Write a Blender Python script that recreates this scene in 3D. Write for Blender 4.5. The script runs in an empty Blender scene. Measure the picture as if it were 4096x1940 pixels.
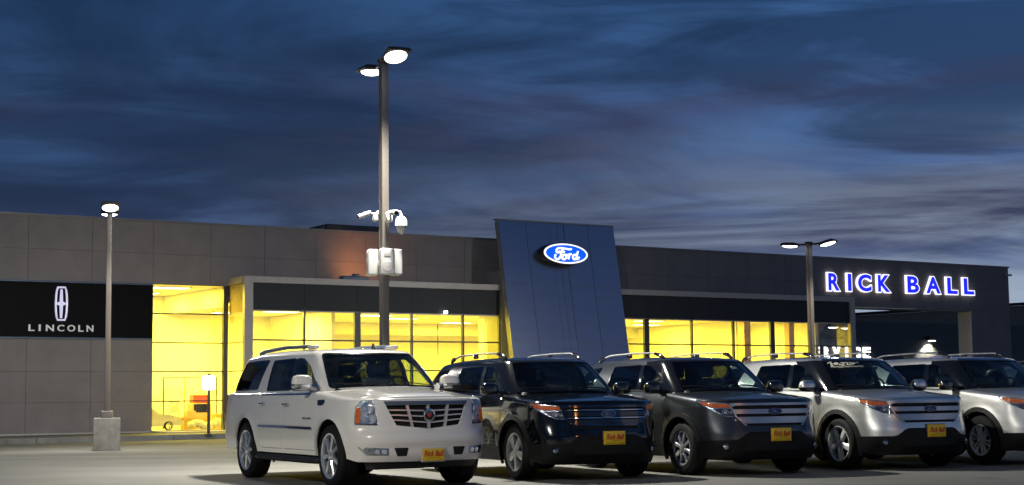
import bpy, bmesh, math, random
import numpy as np
from mathutils import Vector, Matrix
from mathutils.geometry import delaunay_2d_cdt

random.seed(7)
rng = np.random.RandomState(7)
scene = bpy.context.scene
COL = scene.collection
R_ = math.radians

# ------------------------------------------------------------------ camera
cam = bpy.data.cameras.new('camera'); cam_o = bpy.data.objects.new('camera', cam); COL.objects.link(cam_o)
cam.sensor_width = 36.0; cam.lens = 36.0 * 6238 / 4096
cam.clip_end = 3000
cam_o.matrix_world = Matrix.Translation((0, 0, 1.143)) @ Matrix.Rotation(math.pi / 2 + 0.0986, 4, 'X') @ Matrix.Rotation(-0.0117, 4, 'Z')
scene.camera = cam_o

# ------------------------------------------------------------------ world: dusk sky with streaked cloud
world = bpy.data.worlds.new('World'); scene.world = world; world.use_nodes = True
nt = world.node_tree; nt.nodes.clear()
def N(t, **k):
    n = nt.nodes.new(t)
    for a, b in k.items(): setattr(n, a, b)
    return n
def wl(a, b): nt.links.new(a, b)
tc = N('ShaderNodeTexCoord')
sep = N('ShaderNodeSeparateXYZ'); wl(tc.outputs['Generated'], sep.inputs[0])
sky = N('ShaderNodeTexSky'); sky.sky_type = 'NISHITA'; sky.sun_disc = False
sky.sun_elevation = R_(-1.5); sky.sun_rotation = R_(70); sky.altitude = 200; sky.dust_density = 1.0; sky.ozone_density = 3.0
def ramp(pts, interp='EASE'):
    r = N('ShaderNodeValToRGB'); r.color_ramp.interpolation = interp
    els = r.color_ramp.elements
    while len(els) < len(pts): els.new(0.5)
    for e, (p, c) in zip(els, pts): e.position = p; e.color = (*c, 1)
    return r
# clear sky colour by height above the horizon
grad = ramp([(0.0, (0.22, 0.27, 0.40)), (0.06, (0.135, 0.19, 0.345)), (0.15, (0.055, 0.122, 0.285)), (0.27, (0.040, 0.110, 0.275)), (1.0, (0.014, 0.045, 0.13))])
wl(sep.outputs['Z'], grad.inputs[0])
# the west (right of the view) still glows a little
glow = N('ShaderNodeMapRange'); glow.inputs[1].default_value = -0.40; glow.inputs[2].default_value = 0.75; glow.inputs[3].default_value = 0.68; glow.inputs[4].default_value = 1.45
wl(sep.outputs['X'], glow.inputs[0])
mg = N('ShaderNodeMix', data_type='RGBA', blend_type='MULTIPLY'); mg.inputs[0].default_value = 1
wl(grad.outputs[0], mg.inputs[6]); wl(glow.outputs[0], mg.inputs[7])
add_s = N('ShaderNodeMix', data_type='RGBA', blend_type='ADD'); add_s.inputs[0].default_value = 0.004
wl(mg.outputs[2], add_s.inputs[6]); wl(sky.outputs[0], add_s.inputs[7])
def cloud(rot, scale, detail, rough, lo, hi, dist=0.6, nscale=3.0, shift=(0, 0, 0)):
    m = N('ShaderNodeMapping'); m.inputs['Rotation'].default_value = rot; m.inputs['Scale'].default_value = scale; m.inputs['Location'].default_value = shift
    wl(tc.outputs['Generated'], m.inputs[0])
    n = N('ShaderNodeTexNoise'); n.inputs['Scale'].default_value = nscale; n.inputs['Detail'].default_value = detail; n.inputs['Roughness'].default_value = rough; n.inputs['Distortion'].default_value = dist
    wl(m.outputs[0], n.inputs['Vector'])
    r = N('ShaderNodeMapRange', interpolation_type='SMOOTHSTEP'); r.inputs[1].default_value = lo; r.inputs[2].default_value = hi
    wl(n.outputs[0], r.inputs[0]); return r.outputs[0]
def over(base, fac, k, col):
    f = N('ShaderNodeMath', operation='MULTIPLY'); wl(fac, f.inputs[0])
    if hasattr(k, 'links'): wl(k, f.inputs[1])
    else: f.inputs[1].default_value = k
    m = N('ShaderNodeMix', data_type='RGBA'); wl(f.outputs[0], m.inputs[0]); wl(base, m.inputs[6])
    if hasattr(col, 'links'): wl(col, m.inputs[7])
    else: m.inputs[7].default_value = (*col, 1)
    return m.outputs[2]
dark = ramp([(0.0, (0.030, 0.045, 0.090)), (0.085, (0.022, 0.031, 0.070)), (0.15, (0.014, 0.028, 0.068)), (0.28, (0.010, 0.030, 0.080)), (1.0, (0.010, 0.024, 0.06))]); wl(sep.outputs['Z'], dark.inputs[0])
c1 = cloud((0, R_(16), 0), (1.15, 1.15, 5.0), 6, 0.52, 0.38, 0.60, 0.8, 1.75, (.35, 0, .2))
c2 = cloud((0, R_(23), R_(20)), (1.1, 1.1, 8.0), 8, 0.60, 0.40, 0.62, 1.0, 2.9, (.2, .6, .3))
c4 = cloud((0, R_(15), R_(-30)), (1.2, 1.2, 7.0), 5, 0.5, 0.50, 0.72, 0.6, 2.0, (1.7, .4, .9))
c3 = cloud((0, R_(17), R_(40)), (1.1, 1.1, 9.0), 7, 0.58, 0.36, 0.60, 0.9, 2.4, (.9, .2, .5))
s_ = over(add_s.outputs[2], c1, 0.88, dark.outputs[0])
s_ = over(s_, c2, 0.72, dark.outputs[0])
s_ = over(s_, c4, 0.42, (0.052, 0.040, 0.078))
# thin bright streaks low in the sky towards the west
lowm = N('ShaderNodeMapRange', interpolation_type='SMOOTHSTEP'); lowm.inputs[1].default_value = 0.03; lowm.inputs[2].default_value = 0.19; lowm.inputs[3].default_value = 1.0; lowm.inputs[4].default_value = 0.0
wl(sep.outputs['Z'], lowm.inputs[0])
wm_ = N('ShaderNodeMapRange'); wm_.inputs[1].default_value = -0.22; wm_.inputs[2].default_value = 0.25; wl(sep.outputs['X'], wm_.inputs[0])
lm2 = N('ShaderNodeMath', operation='MULTIPLY'); wl(lowm.outputs[0], lm2.inputs[0]); wl(wm_.outputs[0], lm2.inputs[1])
s_ = over(s_, c3, lm2.outputs[0], (0.34, 0.42, 0.54))
mix3 = N('ShaderNodeMix', data_type='RGBA'); mix3.inputs[0].default_value = 0; wl(s_, mix3.inputs[6]); mix3.inputs[7].default_value = (0, 0, 0, 1)
bg = N('ShaderNodeBackground'); wl(mix3.outputs[2], bg.inputs[0]); bg.inputs[1].default_value = 1.0
wo = N('ShaderNodeOutputWorld'); wl(bg.outputs[0], wo.inputs[0])

# last light of the sun, just gone, very weak and soft
sl = bpy.data.lights.new('sun', 'SUN'); sl.energy = 0.02; sl.angle = R_(20); sl.color = (1.0, 0.85, 0.75)
so = bpy.data.objects.new('sun', sl); COL.objects.link(so); so.rotation_euler = (R_(82), 0, R_(70))

scene.view_settings.view_transform = 'Standard'; scene.view_settings.look = 'None'
scene.view_settings.exposure = 0.0; scene.view_settings.gamma = 1.0; scene.view_settings.use_curve_mapping = False
scene.render.engine = 'CYCLES'
scene.cycles.max_bounces = 8; scene.cycles.transparent_max_bounces = 16
scene.cycles.sample_clamp_indirect = 4.0; scene.cycles.caustics_reflective = False; scene.cycles.caustics_refractive = False
scene.cycles.use_denoising = True

# ------------------------------------------------------------------ materials
def mat(name, col, rough=0.5, metal=0.0, coat=0.0, spec=0.5, var=0.0, vscale=4.0, bump=0.0, bscale=60.0, emis=None, estr=0.0, stretch=(1, 1, 1), coatr=0.03):
    m = bpy.data.materials.new(name); m.use_nodes = True
    t = m.node_tree; b = t.nodes['Principled BSDF']
    b.inputs['Base Color'].default_value = (*col, 1); b.inputs['Roughness'].default_value = rough
    b.inputs['Metallic'].default_value = metal; b.inputs['Specular IOR Level'].default_value = spec
    b.inputs['Coat Weight'].default_value = coat; b.inputs['Coat Roughness'].default_value = coatr
    if emis: b.inputs['Emission Color'].default_value = (*emis, 1); b.inputs['Emission Strength'].default_value = estr
    co = t.nodes.new('ShaderNodeTexCoord'); mp = t.nodes.new('ShaderNodeMapping'); mp.inputs['Scale'].default_value = stretch
    t.links.new(co.outputs['Object'], mp.inputs[0])
    if var:
        n = t.nodes.new('ShaderNodeTexNoise'); n.inputs['Scale'].default_value = vscale; n.inputs['Detail'].default_value = 6; n.inputs['Roughness'].default_value = 0.6
        t.links.new(mp.outputs[0], n.inputs['Vector'])
        r = t.nodes.new('ShaderNodeValToRGB'); e = r.color_ramp.elements
        e[0].position = 0.3; e[1].position = 0.7
        e[0].color = (*[c * (1 - var) for c in col], 1); e[1].color = (*[min(1, c * (1 + var)) for c in col], 1)
        t.links.new(n.outputs[0], r.inputs[0]); t.links.new(r.outputs[0], b.inputs['Base Color'])
        rr = t.nodes.new('ShaderNodeMapRange'); rr.inputs[3].default_value = max(0.02, rough * (1 - var * 0.6)); rr.inputs[4].default_value = min(1, rough * (1 + var * 0.6))
        t.links.new(n.outputs[0], rr.inputs[0]); t.links.new(rr.outputs[0], b.inputs['Roughness'])
    if bump:
        n2 = t.nodes.new('ShaderNodeTexNoise'); n2.inputs['Scale'].default_value = bscale; n2.inputs['Detail'].default_value = 4
        t.links.new(mp.outputs[0], n2.inputs['Vector'])
        bp = t.nodes.new('ShaderNodeBump'); bp.inputs['Strength'].default_value = bump; bp.inputs['Distance'].default_value = 0.01
        t.links.new(n2.outputs[0], bp.inputs['Height']); t.links.new(bp.outputs[0], b.inputs['Normal'])
    return m
def glass(name, tint, spec=1.0, f0=0.045):
    # thin sheet: tinted see-through, mirror-like towards grazing angles
    m = bpy.data.materials.new(name); m.use_nodes = True; t = m.node_tree; t.nodes.clear()
    o = t.nodes.new('ShaderNodeOutputMaterial'); mx = t.nodes.new('ShaderNodeMixShader'); tr = t.nodes.new('ShaderNodeBsdfTransparent'); gl = t.nodes.new('ShaderNodeBsdfGlossy'); lw = t.nodes.new('ShaderNodeLayerWeight')
    tr.inputs[0].default_value = (*tint, 1); gl.inputs['Roughness'].default_value = 0.01; gl.inputs[0].default_value = (spec, spec, spec, 1); lw.inputs[0].default_value = 0.5
    pw = t.nodes.new('ShaderNodeMath'); pw.operation = 'POWER'; pw.inputs[1].default_value = 5.0; t.links.new(lw.outputs['Facing'], pw.inputs[0])
    mr = t.nodes.new('ShaderNodeMapRange'); mr.inputs[3].default_value = f0 * 1.7; mr.inputs[4].default_value = 1.0; t.links.new(pw.outputs[0], mr.inputs[0])
    n = t.nodes.new('ShaderNodeTexNoise'); n.inputs['Scale'].default_value = 1.5; bp = t.nodes.new('ShaderNodeBump'); bp.inputs['Strength'].default_value = 0.03; bp.inputs['Distance'].default_value = 0.02
    t.links.new(n.outputs[0], bp.inputs['Height']); t.links.new(bp.outputs[0], gl.inputs['Normal'])
    t.links.new(mr.outputs[0], mx.inputs[0]); t.links.new(tr.outputs[0], mx.inputs[1]); t.links.new(gl.outputs[0], mx.inputs[2]); t.links.new(mx.outputs[0], o.inputs[0])
    return m

M = {}
M['concrete'] = mat('concrete_lot', (0.165, 0.16, 0.142), 0.8, var=0.22, vscale=0.35, bump=0.25, bscale=40)
def concrete_ground(m):
    t = m.node_tree; b = t.nodes['Principled BSDF']; base = b.inputs['Base Color'].links[0].from_socket
    co = t.nodes.new('ShaderNodeTexCoord')
    def layer(sock, scale, rot, nsc, lo, hi, dark_, f):
        mp = t.nodes.new('ShaderNodeMapping'); mp.inputs['Scale'].default_value = scale; mp.inputs['Rotation'].default_value = (0, 0, rot); t.links.new(co.outputs['Object'], mp.inputs[0])
        n = t.nodes.new('ShaderNodeTexNoise'); n.inputs['Scale'].default_value = nsc; n.inputs['Detail'].default_value = 6; n.inputs['Roughness'].default_value = .62; t.links.new(mp.outputs[0], n.inputs['Vector'])
        r = t.nodes.new('ShaderNodeMapRange'); r.inputs[1].default_value = lo; r.inputs[2].default_value = hi; r.inputs[4].default_value = f; t.links.new(n.outputs[0], r.inputs[0])
        mx = t.nodes.new('ShaderNodeMix'); mx.data_type = 'RGBA'; t.links.new(r.outputs[0], mx.inputs[0]); t.links.new(sock, mx.inputs[6]); mx.inputs[7].default_value = (*dark_, 1); return mx.outputs[2]
    s = layer(base, (.05, .35, 1), -.58, 1.0, .45, .62, (.095, .093, .083), .75)
    s = layer(s, (1, 1, 1), 0, .9, .60, .72, (.055, .053, .048), .6)
    s = layer(s, (1, 1, 1), .4, 9.0, .62, .75, (.05, .048, .045), .45)
    t.links.new(s, b.inputs['Base Color'])
concrete_ground(M['concrete'])
M['kerb'] = mat('kerb_concrete', (0.20, 0.195, 0.18), 0.9, var=0.3, vscale=2.0, bump=0.2)
M['block'] = mat('cast_concrete', (0.27, 0.26, 0.23), 0.9, var=0.25, vscale=5, bump=0.4, bscale=30)
M['eifs'] = mat('stucco_panel', (0.225, 0.20, 0.19), 0.85, var=0.12, vscale=1.2, bump=0.3, bscale=150)
M['joint'] = mat('dark_joint', (0.155, 0.138, 0.13), 0.9, var=0.1)
M['black_panel'] = mat('gloss_black_panel', (0.004, 0.004, 0.005), 0.6, spec=0.1, var=0.2, vscale=2)
M['charcoal'] = mat('charcoal_spandrel', (0.028, 0.030, 0.033), 0.55, spec=0.3, var=0.15, vscale=1.5)
M['alu'] = mat('painted_aluminium', (0.42, 0.39, 0.36), 0.5, metal=0.3, var=0.08, vscale=3)
M['mullion'] = mat('dark_mullion', (0.07, 0.07, 0.075), 0.45, metal=0.5, var=0.1)
M['coping'] = mat('metal_coping', (0.20, 0.19, 0.185), 0.5, metal=0.5, var=0.12, vscale=1)
M['flash'] = mat('blue_grey_flashing', (0.10, 0.14, 0.2), 0.45, metal=0.4, var=0.1)
M['tower'] = mat('brushed_metal_panel', (0.27, 0.295, 0.365), 0.30, metal=1.0, var=0.05, vscale=1.0, stretch=(1, 1, 8))
M['tower_side'] = mat('tower_return', (0.30, 0.29, 0.27), 0.55, metal=0.3, var=0.1)
M['int_wall'] = mat('showroom_wall', (0.80, 0.77, 0.70), 0.8, var=0.04)
M['int_ceil'] = mat('showroom_ceiling', (0.72, 0.70, 0.64), 0.85, var=0.04)
M['int_floor'] = mat('showroom_tile', (0.45, 0.42, 0.36), 0.35, var=0.1)
M['int_wood'] = mat('maple_veneer', (0.50, 0.32, 0.16), 0.5, var=0.15, stretch=(1, 1, 6))
M['red'] = mat('red_enamel', (0.42, 0.05, 0.03), 0.35, coat=0.4, var=0.1)
M['tan'] = mat('tan_box', (0.45, 0.30, 0.10), 0.7, var=0.15)
M['tube'] = mat('lit_ceiling_panel', (0.9, 0.9, 0.8), 0.5, emis=(1.0, 0.92, 0.45), estr=5.0, var=0.02)
M['pane'] = glass('window_glass', (0.93, 0.93, 0.90), 0.8)
M['lens'] = mat('lit_lamp_lens', (0.9, 0.9, 0.9), 0.3, emis=(0.95, 0.98, 1.0), estr=6.0, var=0.02)
M['lens_sodium'] = mat('lit_sodium_lens', (0.9, 0.7, 0.4), 0.3, emis=(1.0, 0.42, 0.08), estr=20.0, var=0.02)
M['lamp_body'] = mat('bronze_lamp_housing', (0.06, 0.05, 0.04), 0.5, metal=0.4, var=0.1)
M['pole'] = mat('painted_pole', (0.20, 0.175, 0.155), 0.45, metal=0.4, var=0.12, vscale=2, stretch=(3, 3, 0.6))
M['white_plastic'] = mat('white_plastic', (0.55, 0.545, 0.53), 0.4, var=0.05)
M['grey_mesh'] = mat('speaker_mesh', (0.42, 0.40, 0.39), 0.7, var=0.1, bump=0.5, bscale=400)
M['black_plastic'] = mat('black_plastic', (0.012, 0.012, 0.013), 0.55, var=0.2, vscale=8)
M['cladding'] = mat('matt_black_cladding', (0.0045, 0.0045, 0.005), 0.5, spec=0.3, var=0.2, vscale=6, bump=0.1, bscale=300)
M['void'] = mat('dark_underside', (0.006, 0.006, 0.006), 0.9, var=0.2)
M['tyre'] = mat('tyre_rubber', (0.007, 0.007, 0.0075), 0.75, spec=0.3, var=0.3, vscale=10, bump=0.2, bscale=80)
M['chrome'] = mat('chrome', (0.75, 0.76, 0.78), 0.07, metal=1.0, var=0.03)
M['alloy'] = mat('silver_alloy', (0.80, 0.80, 0.79), 0.26, metal=0.45, var=0.06)
M['satin'] = mat('satin_silver', (0.50, 0.50, 0.50), 0.32, metal=0.9, var=0.05)
M['rail'] = mat('roof_rail_silver', (0.62, 0.62, 0.62), 0.3, metal=0.8, var=0.05)
M['amber'] = mat('amber_lens', (0.70, 0.14, 0.005), 0.15, coat=1, var=0.45, vscale=30, emis=(1.0, 0.22, 0.005), estr=0.08)
M['red_lens'] = mat('red_lens', (0.25, 0.01, 0.01), 0.15, coat=1, var=0.1)
M['headglass'] = glass('headlight_cover', (0.92, 0.93, 0.95), 1.0)
M['bulb'] = mat('clear_bulb', (0.85, 0.87, 0.9), 0.08, metal=0.6, coat=1, var=0.05, vscale=60)
M['reflector'] = mat('headlight_reflector', (0.45, 0.47, 0.50), 0.12, metal=1.0, var=0.35, vscale=25, bump=0.6, bscale=45)
M['blackout'] = mat('headlight_bezel', (0.03, 0.03, 0.034), 0.25, coat=0.6, var=0.2)
M['car_glass'] = glass('car_glass', (0.62, 0.72, 0.70), 1.0)
M['privacy'] = glass('privacy_glass', (0.045, 0.055, 0.065), 1.0)
M['seat'] = mat('grey_leather_seat', (0.16, 0.16, 0.155), 0.5, var=0.15, vscale=12, bump=0.2)
M['dash'] = mat('dark_dashboard', (0.03, 0.03, 0.03), 0.6, var=0.15)
M['plate'] = mat('yellow_plate', (0.80, 0.52, 0.01), 0.35, coat=0.3, var=0.04)
M['plate_red'] = mat('red_lettering', (0.50, 0.012, 0.008), 0.4, var=0.05)
M['plate_ink'] = mat('brown_lettering', (0.25, 0.13, 0.02), 0.5, var=0.05)
M['ford_blue'] = mat('blue_badge', (0.01, 0.03, 0.16), 0.2, coat=1, var=0.05)
M['paint_white'] = mat('pearl_white_paint', (0.84, 0.805, 0.73), 0.20, coat=1.0, var=0.02, vscale=500, coatr=0.02)
M['paint_black'] = mat('black_paint', (0.0025, 0.003, 0.004), 0.12, spec=0.2, coat=1.0, var=0.05, vscale=500, coatr=0.012)
M['paint_grey'] = mat('sterling_grey_metallic_paint', (0.050, 0.056, 0.062), 0.36, metal=0.8, coat=1.0, var=0.10, vscale=700, coatr=0.02)
M['paint_silver'] = mat('silver_metallic_paint', (0.76, 0.765, 0.73), 0.38, metal=0.95, coat=1.0, var=0.05, vscale=700, coatr=0.02)
M['paint_silver2'] = mat('warm_white_metallic_paint', (0.80, 0.79, 0.75), 0.40, metal=0.85, coat=1.0, var=0.04, vscale=700, coatr=0.02)
M['grille_bar'] = mat('pale_satin_bar', (0.62, 0.58, 0.55), 0.3, metal=0.4, var=0.04)
M['gloss_black'] = mat('gloss_black_trim', (0.006, 0.006, 0.007), 0.12, coat=1, var=0.1)
M['chalk'] = mat('window_marker_paint', (0.75, 0.72, 0.60), 0.8, var=0.1)
M['sign_white'] = mat('lit_white_acrylic', (0.9, 0.9, 0.9), 0.4, emis=(0.95, 0.93, 1.0), estr=1.25, var=0.02)
M['service_white'] = mat('lit_white_letter', (0.9, 0.9, 0.9), 0.4, emis=(0.98, 0.96, 1.0), estr=3.0, var=0.02)
M['grille_chrome'] = mat('wheel_chrome', (0.82, 0.83, 0.85), 0.12, metal=0.75, var=0.04)
M['sign_blue'] = mat('lit_blue_acrylic', (0.02, 0.02, 0.5), 0.4, emis=(0.012, 0.02, 0.95), estr=0.95, var=0.02)
M['oval_blue'] = mat('lit_oval_blue', (0.01, 0.08, 0.6), 0.4, emis=(0.0, 0.11, 0.95), estr=0.95, var=0.06, vscale=1.5)
M['linc_white'] = mat('lit_silver_emblem', (0.7, 0.7, 0.75), 0.3, metal=0.5, emis=(0.70, 0.66, 0.95), estr=0.55, var=0.05)
M['linc_letter'] = mat('brushed_letter', (0.62, 0.60, 0.58), 0.4, metal=0.2, var=0.05, emis=(0.6, 0.55, 0.55), estr=0.30)
M['siding'] = mat('dark_metal_siding', (0.085, 0.08, 0.072), 0.5, metal=0.3, var=0.15, vscale=2)
M['bark'] = mat('dark_bark', (0.02, 0.017, 0.015), 0.9, var=0.3, vscale=8, bump=0.5, bscale=20)
M['hvac'] = mat('rooftop_unit_metal', (0.09, 0.085, 0.08), 0.6, metal=0.4, var=0.2, vscale=3)
M['roof'] = mat('roof_membrane', (0.08, 0.08, 0.08), 0.9, var=0.2)
M['lantern'] = mat('lit_lantern_glass', (0.9, 0.9, 0.85), 0.4, emis=(1.0, 0.97, 0.90), estr=5.0, var=0.02)

# ------------------------------------------------------------------ mesh helpers
class MB:
    def __init__(s): s.v = []; s.f = []
    def add(s, vs, fs):
        o = len(s.v); s.v += [tuple(map(float, p)) for p in vs]; s.f += [tuple(i + o for i in f) for f in fs]; return s
    def box(s, a, b):
        x0, y0, z0 = a; x1, y1, z1 = b
        return s.add([(x0, y0, z0), (x1, y0, z0), (x1, y1, z0), (x0, y1, z0), (x0, y0, z1), (x1, y0, z1), (x1, y1, z1), (x0, y1, z1)],
                     [(0, 3, 2, 1), (4, 5, 6, 7), (0, 1, 5, 4), (1, 2, 6, 5), (2, 3, 7, 6), (3, 0, 4, 7)])
    def rbox(s, c, size, r=0.03, n=3, rot=None, pw=None):
        # box with rounded edges
        c = np.array(c, float); hs = np.array(size, float) / 2; r = min(r, hs.min() * 0.99)
        g = np.concatenate([-1 + (1 - np.cos(np.linspace(0, math.pi / 2, n + 1))) * 0, []])
        t = np.linspace(0, 1, n + 1)
        vs = []; fs = []; idx = {}
        def pt(p):
            p = np.array(p); inner = np.clip(p * hs, -(hs - r), hs - r); d = p * hs - inner
            # map cube surface to rounded corner
            l = np.linalg.norm(d)
            q = inner + (d / l * r if l > 1e-9 else 0)
            return q
        cuts = []
        for ax in range(3):
            e = (hs[ax] - r) / hs[ax]
            a = np.tan(np.linspace(0, math.pi / 4, n + 1)); 
            lst = [e + (1 - e) * k for k in a]
            cuts.append([-k for k in lst[::-1]] + lst)
        for ax in range(3):
            u, w = (ax + 1) % 3, (ax + 2) % 3
            for sg in (-1, 1):
                cu, cw = cuts[u], cuts[w]; ids = []
                for i in cu:
                    row = []
                    for j in cw:
                        p = [0, 0, 0]; p[ax] = sg; p[u] = i; p[w] = j
                        k = tuple(round(q, 5) for q in p)
                        if k not in idx:
                            q = pt(p)
                            if pw is not None: q = pw(q)
                            if rot is not None: q = np.array(rot @ Vector(q))
                            idx[k] = len(vs); vs.append(tuple(q + c))
                        row.append(idx[k])
                    ids.append(row)
                for i in range(len(cu) - 1):
                    for j in range(len(cw) - 1):
                        f = (ids[i][j], ids[i + 1][j], ids[i + 1][j + 1], ids[i][j + 1])
                        fs.append(f if sg > 0 else f[::-1])
        return s.add(vs, fs)
    def tube(s, path, r, n=8, cap=True):
        P = [Vector(p) for p in path]; rs = r if hasattr(r, '__len__') else [r] * len(P)
        vs = []; fs = []; up = Vector((0, 0, 1)); pu = None
        for i, p in enumerate(P):
            d = (P[min(i + 1, len(P) - 1)] - P[max(i - 1, 0)]).normalized()
            if pu is None:
                a = up if abs(d.z) < 0.9 else Vector((1, 0, 0)); u = d.cross(a).normalized()
            else:
                u = (pu - d * pu.dot(d)).normalized()
            pu = u; w = d.cross(u)
            for k in range(n):
                t = 2 * math.pi * k / n; vs.append(p + (u * math.cos(t) + w * math.sin(t)) * rs[i])
        for i in range(len(P) - 1):
            for k in range(n):
                fs.append((i * n + k, i * n + (k + 1) % n, (i + 1) * n + (k + 1) % n, (i + 1) * n + k))
        if cap: fs.append(tuple(range(n))[::-1]); fs.append(tuple(len(vs) - n + k for k in range(n)))
        return s.add(vs, fs)
    def lathe(s, prof, n=32, axis='Z', c=(0, 0, 0), closed=False):
        vs = []; fs = []; m = len(prof)
        for (r, h) in prof:
            for k in range(n):
                t = 2 * math.pi * k / n; a, b = r * math.cos(t), r * math.sin(t)
                p = {'Z': (a, b, h), 'Y': (a, h, b), 'X': (h, a, b)}[axis]
                vs.append((p[0] + c[0], p[1] + c[1], p[2] + c[2]))
        for i in range(m if closed else m - 1):
            j = (i + 1) % m
            for k in range(n): fs.append((i * n + k, i * n + (k + 1) % n, j * n + (k + 1) % n, j * n + k))
        return s.add(vs, fs)
    def prism(s, pts, fa, fb):
        n = len(pts); vs = [fa(p) for p in pts] + [fb(p) for p in pts]
        fs = [tuple(range(n)), tuple(range(2 * n - 1, n - 1, -1))] + [(i, i + n, (i + 1) % n + n, (i + 1) % n) for i in range(n)]
        return s.add(vs, fs)
    def xf(s, mtx):
        s.v = [tuple(mtx @ Vector(p)) for p in s.v]; return s
    def mesh(s, name, ang=35, recalc=True):
        me = bpy.data.meshes.new(name); me.from_pydata(s.v, [], s.f); finish(me, ang, recalc); return me
def finish(me, ang, recalc=True):
    if recalc:
        bm = bmesh.new(); bm.from_mesh(me); bmesh.ops.recalc_face_normals(bm, faces=bm.faces); bm.to_mesh(me); bm.free()
    me.update()
    if ang:
        me.polygons.foreach_set('use_smooth', [True] * len(me.polygons)); me.set_sharp_from_angle(angle=R_(ang))
    me.materials.append(None)
def put(name, me, m, parent=None, loc=None, rot=None):
    o = bpy.data.objects.new(name, me); COL.objects.link(o)
    o.material_slots[0].link = 'OBJECT'; o.material_slots[0].material = M[m] if isinstance(m, str) else m
    if parent is not None: o.parent = parent
    if loc is not None: o.location = loc
    if rot is not None: o.rotation_euler = rot
    return o
def part(name, mb, m, parent=None, ang=35): return put(name, mb.mesh(name, ang), m, parent)
def box(name, a, b, m, parent=None): return part(name, MB().box(a, b), m, parent, 0)
def tag(o, label, cat=None, group=None, kind=None):
    if label: o['label'] = label
    if cat: o['category'] = cat
    if group: o['group'] = group
    if kind: o['kind'] = kind
    return o
def empty(name, loc=(0, 0, 0), rz=0.0, label=None, cat=None, group=None):
    o = bpy.data.objects.new(name, None); COL.objects.link(o); o.location = loc; o.rotation_euler = (0, 0, rz); o.empty_display_size = 0.2
    return tag(o, label, cat, group)
_tc = {}
def text_mesh(txt, off=0.0, depth=0.0, shear=0.0):
    k = (txt, off, depth, shear)
    if k in _tc: return _tc[k]
    c = bpy.data.curves.new('t', 'FONT'); c.body = txt; c.offset = off; c.extrude = depth; c.shear = shear; c.resolution_u = 4; c.size = 1.0
    o = bpy.data.objects.new('t', c); COL.objects.link(o)
    dg = bpy.context.evaluated_depsgraph_get(); ev = o.evaluated_get(dg); me = ev.to_mesh()
    v = np.array([p.co[:] for p in me.vertices]); f = [tuple(p.vertices) for p in me.polygons]
    ev.to_mesh_clear(); bpy.data.objects.remove(o); bpy.data.curves.remove(c)
    _tc[k] = (v, f); return _tc[k]
def text_fit(txt, off, x0, x1, z0, z1, fn, depth=0.02, shear=0.0, ref_off=None):
    """text scaled into the box x0..x1, z0..z1; fn(x, z, d) -> 3D point, d in 0..1 through the depth"""
    v, f = text_mesh(txt, off, 0.05, shear)
    vr = text_mesh(txt, ref_off, 0.05, shear)[0] if ref_off is not None else v
    lo = vr.min(0); hi = vr.max(0)
    p = [fn(x0 + (q[0] - lo[0]) / (hi[0] - lo[0]) * (x1 - x0), z0 + (q[1] - lo[1]) / (hi[1] - lo[1]) * (z1 - z0), depth if q[2] > 0 else 0.0) for q in v]
    return MB().add(p, f)

# ------------------------------------------------------------------ ground
g = MB().box((-400, -250, -0.4), (400, 550, 0.0))
tag(part('ground', g, 'concrete', None, 0), 'wide pale concrete car lot', 'ground', kind='structure')

# ------------------------------------------------------------------ dealership building
TH = R_(33.5); P0 = Vector((-0.328 * 46.9, 46.9, 0))
UU = Vector((math.cos(TH), math.sin(TH), 0)); NN = Vector((math.sin(TH), -math.cos(TH), 0))
def bw(s, t, z): return P0 + UU * s + NN * t + Vector((0, 0, z))
H = 6.83
bld = empty('dealership_building', P0, TH, 'long low grey dealership building with yellow lit showroom windows', 'building')
def bb(name, s0, s1, t0, t1, z0, z1, m, parent=bld): return box(name, (s0, -t1, z0), (s1, -t0, z1), m, parent)
# wall core behind the panels
core = MB()
def cb(mb, s0, s1, t0, t1, z0, z1): mb.box((s0, -t1, z0), (s1, -t0, z1))
cb(core, -8, 4.70, -0.45, -0.03, 0.0, H - 0.05)
cb(core, 4.70, 46.08, -0.45, -0.03, 5.00, H - 0.05)
cb(core, 43.43, 46.08, -0.45, -0.03, 0.0, 5.0)
part('wall_core', core, 'joint', bld, 0)
SE = [-6.9, -5.0, -3.1, -1.2, 0.76, 2.75, 4.73, 6.68, 8.58, 10.47, 12.38, 14.38, 16.4, 18.4, 20.4, 22.3, 23.75, 25.81, 27.83, 29.9, 32.02, 34.2, 36.47, 38.76, 41.05, 43.4, 46.1]
gp = 0.006
for i in range(len(SE) - 1):
    a, b = SE[i] + gp, SE[i + 1] - gp
    bb('wall_panel', a, b, -0.03, 0.0, 5.82 + gp, H, 'eifs')
    zlo = 4.83 if b < 4.8 else (5.0 if b < 34 else 4.80)
    if a < 7: zlo = 4.86
    bb('wall_panel', a, b, -0.03, 0.0, zlo, 5.82 - gp, 'eifs')
    if b < 4.8:
        for z0, z1 in ((0.20, 1.13 - gp), (1.13 + gp, 2.07 - gp), (2.07 + gp, 3.10)):
            bb('wall_panel', a, b, -0.03, 0.0, z0, z1, 'eifs')
for z0, z1 in ((0.0, 1.4), (1.4, 3.2), (3.2, 4.80)):
    bb('wall_panel', 43.44, 46.1, -0.03, 0.0, z0 + gp, z1 - gp, 'eifs')
bb('pier_return', 43.39, 43.43, -0.75, 0.0, 0.0, 4.79, 'int_wall')
bb('lintel_soffit', 34.7, 43.38, -0.75, -0.02, 4.75, 4.795, 'coping')
bb('coping', -8, 46.14, -0.47, 0.045, H, H + 0.07, 'coping')
bb('base_trim', -8, 4.70, 0.0, 0.03, 0.15, 0.20, 'alu')
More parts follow.
